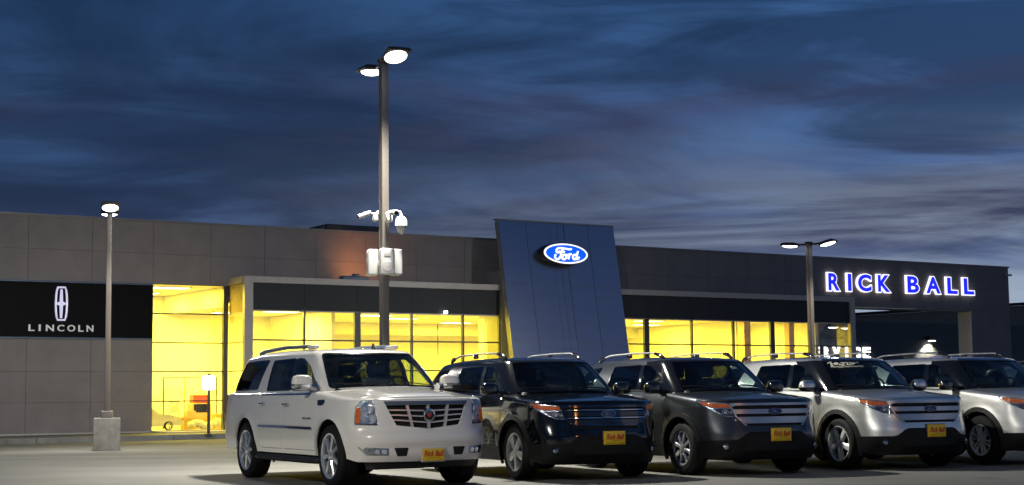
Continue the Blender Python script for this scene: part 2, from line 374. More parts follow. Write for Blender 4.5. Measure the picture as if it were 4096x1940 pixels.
bb('sign_band', -8, 4.70, 0.002, 0.05, 3.12, 4.80, 'black_panel')
bb('band_flashing', -8, 4.71, 0.002, 0.10, 4.802, 4.845, 'flash'); bb('band_flashing', -8, 4.71, 0.002, 0.08, 3.075, 3.118, 'flash')
bb('flat_roof', -7.9, 34.9, -24, -0.47, 6.2, 6.3, 'roof')
bb('end_wall', 45.6, 46.05, -0.75, -0.46, 0, H - 0.05, 'eifs')
# right end return, top of the free-standing portal
# --- showroom shell
TF = 1.3
FL = 0.18
bb('showroom_floor', 4.72, 34.6, -11, TF - 0.02, 0.02, FL, 'int_floor')
bb('back_wall', 4.72, 34.6, -11.2, -11, FL, 4.9, 'int_wall')
bb('side_wall', 34.62, 34.8, -11, -1.0, FL, 4.9, 'int_wall')
bb('side_wall', 4.52, 4.70, -11, -0.46, FL, 4.9, 'int_wall')
bb('ceiling', 7.4, 34.6, -11, TF - 0.06, 4.22, 4.32, 'int_ceil')
bb('ceiling', 4.72, 7.4, -11, -0.47, 4.88, 4.98, 'int_ceil')
bb('bulkhead', 12.4, 34.6, -9.2, -8.9, 3.75, 4.21, 'int_ceil')
bb('partition', 4.72, 12.0, -6.2, -6.05, FL, 4.86, 'int_wall')
bb('partition', 7.40, 7.44, -6.0, -0.47, 4.33, 4.87, 'int_wall')
bb('partition', 11.55, 11.7, -6.04, -1.0, FL, 4.2, 'int_wall')
bb('partition', 31.2, 31.35, -10.9, -2.2, FL, 4.2, 'int_wall')
bb('column', 18.6, 19.0, -2.6, -2.2, FL, 4.2, 'int_wall')
bb('column', 25.6, 25.9, -3.6, -3.3, FL, 4.2, 'int_wall')
bb('column', 30.4, 30.75, -1.2, -0.8, FL, 4.2, 'int_wood')
bb('column', 33.2, 33.5, -1.4, -1.1, FL, 4.2, 'int_wood')
bb('canopy_roof', 7.30, 34.55, 0.0, TF - 0.02, 4.93, 5.05, 'roof')
for s in (20.4, 21.6, 23.0, 24.3, 26.4): bb('hanging_sign_rod', s, s + 0.03, -8.7, -8.67, 2.9, 4.2, 'mullion')

zr = [FL + 0.02, 1.13, 2.07, 3.06, 4.0]
# --- portal frame round the projecting glass box
bb('portal_beam', 7.28, 17.03, TF - 0.12, TF + 0.06, 4.90, 5.10, 'alu')
bb('portal_beam', 22.2, 34.63, TF - 0.12, TF + 0.06, 4.90, 5.10, 'alu')
bb('portal_return', 7.26, 7.36, 0.01, TF - 0.122, 4.88, 5.10, 'alu')
bb('portal_column', 7.28, 7.57, TF - 0.12, TF + 0.06, 0.15, 4.898, 'alu')
bb('portal_column', 34.35, 34.63, TF - 0.12, TF + 0.06, 0.15, 4.898, 'alu')
bb('spandrel_panel', 34.58, 34.64, 0.01, TF - 0.13, 4.0, 5.08, 'charcoal')
for j in range(4): bb('pane', 34.60, 34.604, 0.05, TF - 0.13, zr[j] + .02, zr[j + 1] - .02, 'pane')
bb('portal_column', 17.06, 17.42, 0.4, TF + 0.05, 0.15, 5.6, 'tower_side')
# spandrel panels and glazing of the box
LB = [7.57, 9.43, 11.38, 13.47, 15.52, 17.05]; RB = [22.2, 23.66, 25.88, 28.0, 30.05, 32.09, 34.35]
for B in (LB, RB):
    for i in range(len(B) - 1):
        a, b = B[i], B[i + 1]
        bb('spandrel_panel', a + 0.006, b - 0.006, TF - 0.08, TF - 0.02, 4.03, 4.895, 'charcoal')
        for j in range(4):
            bb('pane', a + 0.03, b - 0.03, TF - 0.052, TF - 0.048, zr[j] + 0.02, zr[j + 1] - 0.02, 'pane')
    for k, s in enumerate(B):
        if s in (7.57, 34.35, 22.2): continue
        wd = 0.11 if s in (11.38, 23.66, 30.05) else 0.035
        bb('mullion', s - wd, s + wd, TF - 0.13, TF - 0.015, 0.16, 4.02, 'mullion')
    for z in zr[1:4]: bb('transom', B[0], B[-1], TF - 0.11, TF - 0.018, z - 0.025, z + 0.025, 'mullion')
    bb('head_rail', B[0], B[-1], TF - 0.11, TF - 0.016, 3.985, 4.028, 'alu')
    bb('sill', B[0], B[-1], TF - 0.11, TF + 0.02, 0.155, 0.205, 'alu')
# glass return of the box
zl = [0.22, 1.13, 2.07, 2.99, 3.92, 4.84]
for j in range(4): bb('pane', 7.318, 7.322, 0.08, TF - 0.14, zl[j] + 0.02, zl[j + 1] - 0.02, 'pane')
bb('spandrel_panel', 7.305, 7.335, 0.08, TF - 0.14, 3.94, 4.87, 'tan')
for z in zl[1:5]: bb('transom', 7.29, 7.35, 0.04, TF - 0.125, z - 0.025, z + 0.025, 'alu')
# tall window beside it, flush with the wall
for j in range(5): bb('pane', 4.75, 7.14, -0.102, -0.098, zl[j] + 0.015, zl[j + 1] - 0.015, 'pane')
for z in zl[1:5]: bb('transom', 4.74, 7.14, -0.14, -0.03, z - 0.02, z + 0.02, 'mullion')
bb('mullion', 7.14, 7.30, -0.15, 0.0, 0.16, 4.85, 'mullion')
bb('mullion', 4.703, 4.74, -0.15, -0.005, 0.16, 4.85, 'mullion')
bb('head_rail', 4.74, 7.14, -0.14, -0.02, 4.842, 4.858, 'mullion')
bb('sill', 4.74, 7.14, -0.2, 0.02, 0.155, 0.215, 'alu')

# ceiling lights of the showroom: lit panels with their own light
def ceil_light(s, t, z, lens, w, d=0.6, p=60, lab=''):
    o = empty('ceiling_light', bw(s, t, z), TH, lab, 'ceiling light', 'showroom ceiling lights')
    part('frame', MB().box((-w / 2 - 0.04, -d / 2 - 0.04, -0.02), (w / 2 + 0.04, d / 2 + 0.04, 0.0)), 'int_ceil', o, 0)
    part('diffuser', MB().box((-w / 2, -d / 2, -0.035), (w / 2, d / 2, -0.022)), 'tube', o, 0)
    l = bpy.data.lights.new('ceiling_light_lamp', 'AREA'); l.shape = 'RECTANGLE'; l.size = w; l.size_y = d; l.energy = p; l.color = (1.0, 0.79, 0.045)
    lo = bpy.data.objects.new('lamp', l); COL.objects.link(lo); lo.parent = o; lo.location = (0, 0, -0.06)
LC = 'flat lit ceiling panel glowing yellow inside the glass showroom'
for s, t in ((8.8, -0.4), (10.3, -2.4), (8.9, -3.6), (13.2, -1.0), (14.6, -3.4), (17.0, -1.2), (16.6, -5.0), (13.2, -6.6), (20.2, -3.0), (24.4, -1.2), (24.0, -5.5), (27.3, -3.2), (28.6, -0.9), (29.4, -6.0), (32.4, -3.6), (20.4, -7.2)):
    ceil_light(s, t, 4.215, 'tube', 1.15, 0.55, 460, LC)
for s, t in ((5.9, -1.6), (5.9, -4.4)): ceil_light(s, t, 4.875, 'tube', 1.2, 0.6, 500, 'flat lit ceiling panel behind the tall window beside the black sign band')

# --- things standing inside the tall window
dk = empty('display_car', bw(5.75, -1.6, FL), TH, 'small white display car with five-spoke wheel inside the tall window', 'display car')
bodyp = [(-1.1, 0.12), (0.22, 0.12), (0.24, 0.10)] 
prof = [(-1.2, .13), (.10, .13)] + [(.28 + .17 * math.cos(a), .14 + .17 * math.sin(a)) for a in np.linspace(math.pi, 0.05, 9)] + [(.76, .15), (.80, .24), (.78, .34), (.70, .42), (.40, .50), (.0, .54), (-.35, .78), (-.9, .80), (-1.2, .78)]
part('body', MB().prism(prof, lambda p: (p[0] - .25, -.35, p[1]), lambda p: (p[0] - .25, .35, p[1])), 'paint_white', dk)
wm = MB().lathe([(.09, -.06), (.13, -.06), (.145, -.04), (.145, .05), (.1, .06)], 24, 'Y', (.03, -.33, .145))
wv = part('wheel', wm, 'tyre', dk)
sp = MB()
for k in range(5):
    a = 2 * math.pi * k / 5 + .3; sp.tube([(.03, -.40, .145), (.03 + .105 * math.cos(a), -.395, .145 + .105 * math.sin(a))], .016, 6)
sp.lathe([(.10, -.40), (.115, -.40), (.115, -.37)], 24, 'Y', (.03, 0, .145)); part('rim', sp, 'alloy', wv)
part('marker_light', MB().rbox((.5, -.352, .36), (.07, .02, .06), .01), 'amber', dk)
cbn = empty('cabinet', bw(7.55, -3.0, FL), TH, 'red cabinet with dark open shelf behind the lantern post', 'cabinet')
part('carcass', MB().box((-.35, -.2, 0), (.35, .25, .55)).box((-.35, .05, .55), (.35, .25, .85)).box((-.35, -.2, .55), (-.28, .05, .85)).box((.28, -.2, .55), (.35, .05, .85)), 'int_wood', cbn, 0)
part('top_case', MB().rbox((.02, 0, 1.01), (.62, .40, .30), .03), 'red', cbn)
part('shelf_back', MB().box((-.27, .02, .56), (.27, .045, .84)), 'void', cbn, 0)
for (s, t, w, h, m, lb) in ((6.75, -2.0, .42, .42, 'tan', 'large tan carton on the showroom floor beside the cabinet'), (7.05, -2.6, .3, .62, 'int_wood', 'tall wooden box standing against the red cabinet'), (7.9, -2.2, .35, .5, 'tan', 'orange brown carton nearest the glass corner')):
    o = empty('carton', bw(s, t, FL), TH, lb, 'box', 'cartons in the tall window')
    part('box', MB().box((-w / 2, -.15, 0), (w / 2, .15, h)), m, o, 0)
    part('tape', MB().box((-w / 2 - .002, -.03, h + .001), (w / 2 + .002, .03, h + .004)), 'white_plastic', o, 0)
hb = MB(); 
for k in range(7): hb.rbox((-.45 + .15 * k, random.uniform(-.05, .05), .16 + .07 * math.sin(k * 1.3)), (.26, .24, .2 + .1 * random.random()), .09, 3)
o = part('wrapped_bundle', hb, 'white_plastic', None); o.location = bw(7.1, -1.5, FL); o.rotation_euler = (0, 0, TH)
tag(o, 'low lumpy white wrapped bundle on the showroom floor', 'bundle')
o = empty('easel_sign', bw(6.42, -2.4, FL), TH, 'white poster on a thin black easel by the cartons', 'easel')
part('board', MB().box((-.18, -.02, .55), (.18, 0, .95)), 'white_plastic', o, 0)
for sx in (-.17, .17): part('leg', MB().tube([(sx, .02, 0), (sx * .9, .01, 1.0)], .012, 6), 'black_plastic', o)
fr = empty('glass_office_frame', bw(6.2, -2.9, FL), TH, 'thin dark frame of a glass office partition inside the tall window', 'partition')
for sx in (0, .75, 1.9): part('post', MB().box((sx, -.02, 0), (sx + .04, .02, 1.72)), 'mullion' if sx != .75 else 'int_wood', fr, 0)
part('top_rail', MB().box((-.0, -.019, 1.721), (1.94, .019, 1.76)), 'mullion', fr, 0)

# --- leaning metal tower
tw = empty('entrance_tower', bw(0, 0, 0), TH, 'tall leaning metal tower reflecting the blue dusk sky at the entrance', 'tower')
tt = lambda z: 1.3 + (7.4 - z) * 0.179
def tbox(mb, s0, s1, z0, z1, d0, d1):
    vs = []
    for z in (z0, z1):
        for (s, d) in ((s0, d0), (s1, d0), (s1, d1), (s0, d1)): vs.append((s, -(tt(z) + d), z))
    mb.add(vs, [(0, 1, 2, 3), (7, 6, 5, 4), (0, 4, 5, 1), (1, 5, 6, 2), (2, 6, 7, 3), (3, 7, 4, 0)]); return mb
part('tower_core', tbox(MB(), 17.02, 22.12, 0.15, 7.38, -0.26, -0.03), 'tower_side', tw, 0)
cols = [17.0, 18.16, 19.24, 19.54, 19.84, 20.92, 22.14]; rows = [0.17, 3.06, 5.10, 7.42]
for i in range(6):
    for j in range(3):
        part('metal_panel', tbox(MB(), cols[i] + .008, cols[i + 1] - .008, rows[j] + .006, rows[j + 1] - .006, -0.03 + (0.0 if i not in (2, 3) else -0.012), 0.0 + (0.0 if i not in (2, 3) else -0.012)), 'tower', tw, 0)
part('top_cap', tbox(MB(), 16.98, 22.16, 7.421, 7.47, -0.28, 0.02), 'tower_side', tw, 0)
part('entrance_canopy', MB().box((17.45, -2.05, 2.88), (22.1, -0.2, 3.08)), 'alu', tw, 0)
part('entrance_post', MB().box((17.45, -2.0, .15), (17.62, -1.85, 2.87)), 'alu', tw, 0)
# --- oval sign on the tower
fs = empty('oval_sign', bw(19.56, 0, 0), TH, 'lit blue oval sign with white script lettering on the tower', 'sign')
oz = 6.27; ot = tt(oz); ln = 0.179
def oP(x, z, d): return (x, -(ot + d - (z) * ln), oz + z)
def ell(a, b, n=64): return [(a * math.cos(2 * math.pi * k / n), b * math.sin(2 * math.pi * k / n)) for k in range(n)]
E0 = ell(1.0, .40)
part('can', MB().prism(E0, lambda p: oP(p[0], p[1], 0.0), lambda p: oP(p[0], p[1], .34)), 'lamp_body', fs)
part('rim', MB().prism(ell(.97, .37), lambda p: oP(p[0], p[1], .342), lambda p: oP(p[0], p[1], .352)), 'sign_white', fs)
part('face', MB().prism(ell(.89, .315), lambda p: oP(p[0], p[1], .354), lambda p: oP(p[0], p[1], .362)), 'oval_blue', fs)
def spline(pts, k=6):
    pts = [np.array(p, float) for p in pts]; out = []
    P = [2 * pts[0] - pts[1]] + pts + [2 * pts[-1] - pts[-2]]
    for i in range(1, len(P) - 2):
        for t in np.linspace(0, 1, k, endpoint=False):
            a, b, c, d = P[i - 1], P[i], P[i + 1], P[i + 2]
            out.append(.5 * ((2 * b) + (-a + c) * t + (2 * a - 5 * b + 4 * c - d) * t * t + (-a + 3 * b - 3 * c + d) * t ** 3))
    out.append(pts[-1]); return out
def script_strokes(px, scale=(1, 1)):
    # pixel sketch of the script in the oval, px box 390..2140 x 215..925
    return [((x - 1265) / 875 * .97 * scale[0], -(y - 570 - (x - 1265) * .085) / 355 * .37 * scale[1]) for x, y in px]
STR = [[(1490, 420), (1400, 425), (1250, 395), (1080, 370), (960, 370), (880, 430), (890, 500), (960, 510), (1010, 470)],
       [(1140, 400), (1080, 520), (1030, 640), (960, 720), (880, 750), (800, 700), (800, 620), (840, 590)],
       [(960, 520), (1080, 500), (1190, 500)],
       [(1190, 600), (1110, 640), (1080, 730), (1150, 770), (1230, 720), (1240, 630), (1190, 600), (1290, 620)],
       [(1360, 590), (1350, 680), (1320, 770)], [(1340, 680), (1400, 600), (1460, 600)],
       [(1640, 620), (1540, 640), (1510, 730), (1560, 790), (1640, 740), (1680, 650), (1740, 510)], [(1680, 650), (1650, 760), (1690, 790), (1760, 720)]]
fl = MB()
for st in STR:
    fl.tube([oP(x, z, .37) for x, z in spline(script_strokes(st))], .038, 6)
part('script_lettering', fl, 'sign_white', fs)

# --- emblem and letters on the black band
lg = empty('wall_sign', bw(0, 0, 0), TH, 'lit elongated cross emblem and silver LINCOLN letters on the black band', 'sign')
ly = -0.055
def lpt(s, z, d): return (s, ly - d, z)
cx, cz = 1.775, 4.15
half = [(-.115, .50), (-.145, .40), (-.165, .25), (-.175, 0), (-.165, -.25), (-.145, -.40), (-.115, -.50)]
ringp = half + [(-x, z) for x, z in half[::-1]]
rm = MB(); L2 = [lpt(cx + x, cz + z, .04) for x, z in ringp]; rm.tube(L2 + [L2[0], L2[1]], .032, 8); part('emblem_ring', rm, 'linc_white', lg)
st = [(0.03, .44), (.05, .06), (.13, .03), (.13, -.03), (.05, -.06), (.03, -.44), (-.03, -.44), (-.05, -.06), (-.13, -.03), (-.13, .03), (-.05, .06), (-.03, .44)]
part('emblem_star', MB().prism(st, lambda p: lpt(cx + p[0], cz + p[1], .0), lambda p: lpt(cx + p[0], cz + p[1], .05)), 'linc_white', lg)
for ch, a, b in (('L', .79, .97), ('I', 1.10, 1.155), ('N', 1.32, 1.56), ('C', 1.67, 1.88), ('O', 1.98, 2.22), ('L', 2.32, 2.48), ('N', 2.58, 2.79)):
    part('letter', text_fit(ch, .012, a, b, 3.30, 3.50, lpt, .04), 'linc_letter', lg, 30)
# --- blue channel letters
rk = empty('channel_letters', bw(0, 0, 0), TH, 'blue lit RICK BALL channel letters with white outlines on the right wall', 'sign')
def rpt(s, z, d): return (s, -0.02 - d, z)
for ch, a, b in (('R', 34.33, 35.12), ('I', 35.47, 35.79), ('C', 36.08, 36.99), ('K', 37.3, 38.2), ('B', 39.12, 39.97), ('A', 40.30, 41.38), ('L', 41.69, 42.49), ('L', 42.79, 43.6)):
    zz0, zz1 = 5.42 + (a - 34) * .006, 6.24 + (a - 34) * .006
    o = part('letter', text_fit(ch, .078, a, b, zz0, zz1, rpt, .10), 'sign_white', rk, 30)
    fr_ = 0.62
    part('letter_face', text_fit(ch, .034, a, b, zz0, zz1, lambda s, z, d: rpt(s, z, .102 + d), .012, ref_off=.078), 'sign_blue', o, 30)

# --- service lane behind the portal
sv = empty('service_wing', bw(0, 0, 0), TH, 'dark metal-sided service wing seen through the drive-through opening', 'building')
T2 = -14.0
wallm = MB()
ztop = lambda s: 4.80 + (s - 50.0) * 0.094
wallm.prism([(35.5, 0), (68, 0), (68, ztop(68)), (35.5, ztop(46))], lambda p: (p[0], -T2 + .3, p[1]), lambda p: (p[0], -T2 + .02, p[1]))
part('wall', wallm, 'siding', sv, 0)
rg = MB()
for k in range(44):
    z = 0.25 + k * 0.11
    rg.prism([(0, 0), (.0, .095), (.035, .0)], lambda p: (36, -T2 + .02 - p[0], z + p[1]), lambda p: (67.9, -T2 + .02 - p[0], z + p[1]))
o = part('lap_siding', rg, 'siding', sv, 0); o['kind'] = 'stuff'
part('fascia', MB().prism([(35.5, ztop(46)), (68.2, ztop(68.2)), (68.2, ztop(68.2) + .18), (35.5, ztop(46) + .18)], lambda p: (p[0], -T2 + .4, p[1]), lambda p: (p[0], -T2 - .25, p[1])), 'void', sv, 0)
part('service_door', MB().box((45.5, -T2 - .06, 0), (49.5, -T2 - .02, 2.8)), 'black_panel', sv, 0)
# letters of the service sign
vs_ = empty('service_sign', bw(0, 0, 0), TH, 'lit white SERVICE letters on the dark service wing', 'sign')
for k_, ch in enumerate('SERVICE'):
    x = 46.5 + k_ * .778; wd = .54 if ch != 'I' else .16
    part('letter', text_fit(ch, .05, x - wd / 2, x + wd / 2, 3.06, 3.65, lambda s, z, d: (s, -T2 - .06 - d, z), .08), 'service_white', vs_, 30)
# wall pack lamp on the siding
wp = empty('wall_lamp', bw(56.3, T2, 4.12), TH, 'wall lamp throwing a bright fan of light on the dark siding', 'lamp')
part('housing', MB().rbox((0, -.22, .08), (.62, .30, .26), .05), 'lamp_body', wp)
part('lens', MB().rbox((0, -.24, -.07), (.42, .2, .05), .02), 'lens', wp)
ll = bpy.data.lights.new('wall_lamp_light', 'SPOT'); ll.energy = 900; ll.spot_size = R_(120); ll.spot_blend = .8; ll.color = (1, .97, .85); ll.shadow_soft_size = .1
lo = bpy.data.objects.new('lamp', ll); COL.objects.link(lo); lo.parent = wp; lo.location = (0, -.28, -.12); lo.rotation_euler = (R_(14), 0, 0)
# lights under the service canopy, seen through the corner of the showroom
for s, t in ((36.6, -1.9), (37.8, -2.3)):
    o = empty('round_canopy_light', bw(s, t, 4.02), TH, 'round white lit lamp hanging behind the showroom corner glass', 'lamp', 'round lamps in the service corridor')
    part('shade', MB().lathe([(.02, .12), (.2, .06), (.24, 0)], 20), 'white_plastic', o)
    part('lens', MB().lathe([(.001, -.05), (.16, -.04), (.23, -.002)], 20), 'lantern', o)
    part('stem', MB().tube([(0, 0, .1), (0, 0, .6)], .015, 6), 'mullion', o)
cd = empty('service_corridor', bw(0, 0, 0), TH, 'beige lit corridor doorway between showroom and service lane', 'doorway')
for sx in (35.6,): part('door_frame', MB().box((sx, 1.6, .05), (sx + .1, 1.72, 4.3)), 'siding', cd, 0)
part('door_head', MB().box((35.6, 1.6, 3.62), (37.5, 1.72, 3.8)), 'siding', cd, 0)
part('door_head', MB().box((35.6, 1.6, 4.3), (37.5, 1.72, 4.42)), 'siding', cd, 0)
# far dark shed beyond the right end
fd = empty('far_shed', bw(78.6, -26, 0), TH, 'black flat-topped shed beyond the right end of the building', 'building')
part('wall', MB().box((0, 0, 0), (40, 10, 6.85)), 'void', fd, 0); part('roof_edge', MB().box((-.15, -.15, 6.851), (40.15, 10, 7.0)), 'roof', fd, 0)
# rooftop unit
hv = empty('rooftop_unit', bw(14.4, -8, 6.3), TH, 'dark rooftop air unit behind the parapet', 'air unit')
part('cabinet', MB().rbox((1.3, 0, .85), (2.4, 1.6, 1.7), .04), 'hvac', hv)
part('rain_hood', MB().prism([(0, .9), (-.75, .9), (-.75, 1.15), (0, 1.65)], lambda p: (p[0] + .09, -.7, p[1]), lambda p: (p[0] + .09, .7, p[1])), 'hvac', hv, 0)
for k in range(4): part('louvre', MB().box((.3 + .55 * k, -.83, .5), (.7 + .55 * k, -.802, 1.45)), 'roof', hv, 0)
# small fixtures on the facade
o = empty('roof_edge_fixture', bw(11.45, .9, 5.06), TH, 'low dark floodlight on the portal beam washing the wall orange', 'floodlight')
part('body', MB().rbox((0, 0, .12), (1.0, .3, .14), .04), 'flash', o); part('knuckle', MB().rbox((0.05, 0, .22), (.2, .2, .1), .03), 'flash', o)
part('lamp_lens', MB().rbox((.2, .155, .12), (.5, .02, .06), .008), 'lens_sodium', o)
ul = bpy.data.lights.new('uplight', 'SPOT'); ul.energy = 70; ul.color = (1.0, .33, .10); ul.spot_size = R_(125); ul.spot_blend = .9; ul.shadow_soft_size = .15
lo = bpy.data.objects.new('lamp', ul); COL.objects.link(lo); lo.parent = o; lo.location = (.35, -.25, .30); lo.rotation_euler = Vector((.25, .9, .5)).to_track_quat('-Z', 'Y').to_euler()
o = empty('security_light', bw(14.75, TF + .02, 4.08), TH, 'small white security light above the showroom glass', 'light')
part('bracket', MB().box((-.03, 0, -.05), (.03, .05, .05)), 'white_plastic', o, 0); part('head', MB().rbox((0, -.06, .0), (.14, .1, .1), .03), 'lantern', o)
o = empty('corner_camera', bw(45.85, .02, 6.5), TH, 'tiny white camera high at the right roof corner', 'camera')
part('mount', MB().rbox((0, -.05, 0), (.12, .1, .1), .03), 'white_plastic', o); part('housing', MB().rbox((.2, -.12, -.01), (.2, .1, .09), .03), 'white_plastic', o)
# sidewalk with kerb
sw = MB(); sw.prism([(-30, 3.6), (46.5, 3.6), (46.5, -.02), (-30, -.02)], lambda p: tuple(bw(p[0], p[1], 0.002)), lambda p: tuple(bw(p[0], p[1], .14)))
o = part('sidewalk', sw, 'concrete', None, 0); tag(o, 'raised concrete walk along the building front', 'sidewalk', kind='structure')
for k in range(40):
    s0 = -20 + k * 2.0
    kb = MB(); kb.prism([(s0 + .01, 3.78), (s0 + 1.99, 3.78), (s0 + 1.99, 3.60), (s0 + .01, 3.60)], lambda p: tuple(bw(p[0], p[1], 0.001)), lambda p: tuple(bw(p[0], p[1], .15)))
    part('kerb_stone', kb, 'kerb', o, 0)

# lantern post on the walk
o = empty('lantern_post', (-9.03, 46.4, .14), 0, 'slim dark post with glowing white square lantern before the tall window', 'lantern')
part('post', MB().tube([(0, 0, 0), (0, 0, 1.32)], .045, 10), 'mullion', o)
part('base_plate', MB().box((-.1, -.1, 0), (.1, .1, .02)), 'mullion', o, 0)
part('lantern_glass', MB().rbox((0, 0, 1.52), (.34, .34, .42), .07), 'lantern', o)
part('cap', MB().lathe([(.001, 1.80), (.05, 1.80), (.06, 1.735), (.001, 1.735)], 12), 'mullion', o)
pl = bpy.data.lights.new('lantern_light', 'POINT'); pl.energy = 14; pl.color = (1, .93, .75); pl.shadow_soft_size = .2
lo = bpy.data.objects.new('lamp', pl); COL.objects.link(lo); lo.parent = o; lo.location = (0, -.3, 1.55)

# ------------------------------------------------------------------ lot lamps
def lot_lamp(loc, top, e, label, power, pole_w=0.125, base=True, sodium=False, rot=0.6, bowl=0.05, tilt=.24):
    o = empty('lot_lamp', loc, 0, label, 'lamp post', 'car lot lamp posts')
    zb = 0.76 if base else 0.1
    if base:
        part('concrete_base', MB().rbox((0, 0, .375), (.62, .62, .77), .025, 2, Matrix.Rotation(0.25, 3, 'Z')), 'block', o)
        part('base_cover', MB().rbox((0, 0, .84), (.27, .27, .17), .02, 2, Matrix.Rotation(rot, 3, 'Z')), 'pole', o)
    else:
        part('concrete_base', MB().lathe([(.3, 0), (.3, .1), (.28, .12), (.001, .12)], 24), 'block', o)
    pm = MB().rbox((0, 0, (zb + top) / 2), (pole_w, pole_w, top - zb), .012, 2, Matrix.Rotation(rot, 3, 'Z'))
    part('pole', pm, 'pole', o)
    part('pole_cap', MB().rbox((0, 0, top + .03), (pole_w + .03, pole_w + .03, .06), .012, 2, Matrix.Rotation(rot, 3, 'Z')), 'lamp_body', o)
    ex = Vector((e[0], e[1], 0)); ang = math.atan2(e[1], e[0])
    for sg in (1, -1):
        c = ex * sg; mz = Matrix.Rotation(ang + (0 if sg > 0 else math.pi), 3, 'Z') @ Matrix.Rotation(-tilt if sg > 0 else -.06, 3, 'Y')
        h = MB()
        def sh(q):
            k = 1 - .30 * max(0, q[2] / .05) ; return np.array([q[0] * k, q[1] * k, q[2]])
        h.rbox((c.x, c.y, top + .02), (.50, .42, .10), .035, 3, mz, sh)
        h.tube([(c.x * .1, c.y * .1, top - .02), (c.x * .75, c.y * .75, top + .0)], .03, 8)
        hd = part('lamp_head', h, 'lamp_body', o)
        prof = [(.001, -bowl)] + [(.215 * math.sin(a), -bowl * math.cos(a)) for a in np.linspace(.25, math.pi / 2, 7)]
        lm = MB().lathe(prof, 28); lm.v = [(x * 1.06, y * .86, z) for x, y, z in lm.v]
        lm.xf(Matrix.Translation((c.x, c.y, top + .02)) @ mz.to_4x4() @ Matrix.Translation((0, 0, -.052)))
        part('lens', lm, 'lens_sodium' if sodium else 'lens', hd)
        l = bpy.data.lights.new('lot_lamp_light', 'SPOT'); l.energy = power; l.spot_size = R_(150); l.spot_blend = .75; l.shadow_soft_size = .18
        l.color = (1.0, .40, .09) if sodium else (1.0, 0.975, 0.88)
        lo = bpy.data.objects.new('lamp', l); COL.objects.link(lo); lo.parent = o; lo.location = (c.x * 1.25, c.y * 1.25, top - .08 - bowl); dv = Vector((c.x, c.y, 0)).normalized() * .75 + Vector((0, 0, -1)); lo.rotation_euler = dv.to_track_quat('-Z', 'Y').to_euler()
    return o
lot_lamp((-2.16, 26.2, 0), 6.85, (.25, -.58), 'tall twin-head lamp post carrying cameras and speakers behind the white SUV', 4600, .13, bowl=.07)
lot_lamp((-9.6, 37.0, 0), 5.70, (.17, -.62), 'twin-head lamp post on a square concrete block before the grey wall', 1100, .12, rot=.2)
lot_lamp((8.79, 46.0, 0), 5.55, (.50, -.30), 'twin-head lamp post behind the parked SUVs near the blue letters', 1600, .14)
lot_lamp((-9.0, 9.0, 0), 6.6, (.5, .3), 'twin-head lamp post in the open lot left of the white SUV', 3200, .13)
lot_lamp((6.5, 2.0, 0), 6.8, (.5, .2), 'twin-head lamp post in the open lot facing the row of SUVs', 2900, .13)
lot_lamp((16.0, -6.0, 0), 9.0, (.6, .0), 'orange sodium street lamp across the road from the lot', 2800, .15, base=False, sodium=True)

# cameras and speakers on the tall pole
def bullet(loc, rz, label, tilt=.35):
    o = empty('bullet_camera', loc, rz, label, 'camera', 'cameras on the tall lamp post')
    part('mount', MB().lathe([(.001, 0), (.055, 0), (.05, .03), (.001, .03)], 16, 'X'), 'white_plastic', o)
    part('arm', MB().tube([(.02, 0, 0), (.11, 0, .005), (.16, 0, .0)], .02, 8), 'white_plastic', o)
    part('junction_box', MB().rbox((.05, 0, -.07), (.09, .1, .12), .03), 'white_plastic', o)
    d = Vector((math.cos(tilt), 0, -math.sin(tilt))); a = Vector((.13, 0, .02)); b = a + d * .22
    hs = part('housing', MB().tube([a, b], .04, 14), 'white_plastic', o)
    part('lens', MB().tube([b + d * .001, b + d * .012], .034, 14), 'gloss_black', hs)
bullet((-2.25, 26.14, 4.24), math.pi + .25, 'white bullet camera pointing left from the tall lamp post')
bullet((-2.08, 26.12, 4.22), -1.1, 'white bullet camera facing forward from the tall lamp post', .1)
o = empty('dome_camera', (-2.08, 26.16, 4.27), -.05, 'white dome camera hanging from a bent arm on the tall lamp post', 'camera', 'cameras on the tall lamp post')
part('arm', MB().tube([(.0, 0, 0), (.12, 0, .01), (.19, 0, .0), (.215, 0, -.05), (.215, 0, -.10)], .028, 10), 'white_plastic', o)
part('housing', MB().lathe([(.001, -.07), (.05, -.075), (.085, -.11), (.103, -.17), (.105, -.24), (.09, -.245)], 24, 'Z', (.215, 0, 0)), 'white_plastic', o)
part('dome', MB().lathe([(.078, -.245), (.078, -.29), (.06, -.345), (.03, -.372), (.001, -.38)], 24, 'Z', (.215, 0, 0)), 'white_plastic', o)
for (dx, dy, rz, lb) in ((-.20, .02, math.pi * 1.0 + .2, 'white box loudspeaker on the left side of the tall lamp post'), (.06, -.16, -1.35, 'white box loudspeaker with round grille on the front of the tall lamp post'), (.19, .05, .35, 'white box loudspeaker on the right side of the tall lamp post')):
    o = empty('loudspeaker', (-2.16 + dx, 26.2 + dy, 3.20), rz, lb, 'loudspeaker', 'loudspeakers on the tall lamp post')
    part('cabinet', MB().rbox((0, 0, .22), (.18, .25, .44), .03), 'white_plastic', o)
    part('grille', MB().lathe([(.001, .096), (.085, .094), (.09, .088)], 20, 'X', (0, 0, .14)), 'grey_mesh', o)
    part('tweeter', MB().rbox((.088, 0, .34), (.012, .12, .08), .005), 'grey_mesh', o)
    part('bracket', MB().box((-.14, -.03, .18), (-.09, .03, .26)), 'white_plastic', o, 0)

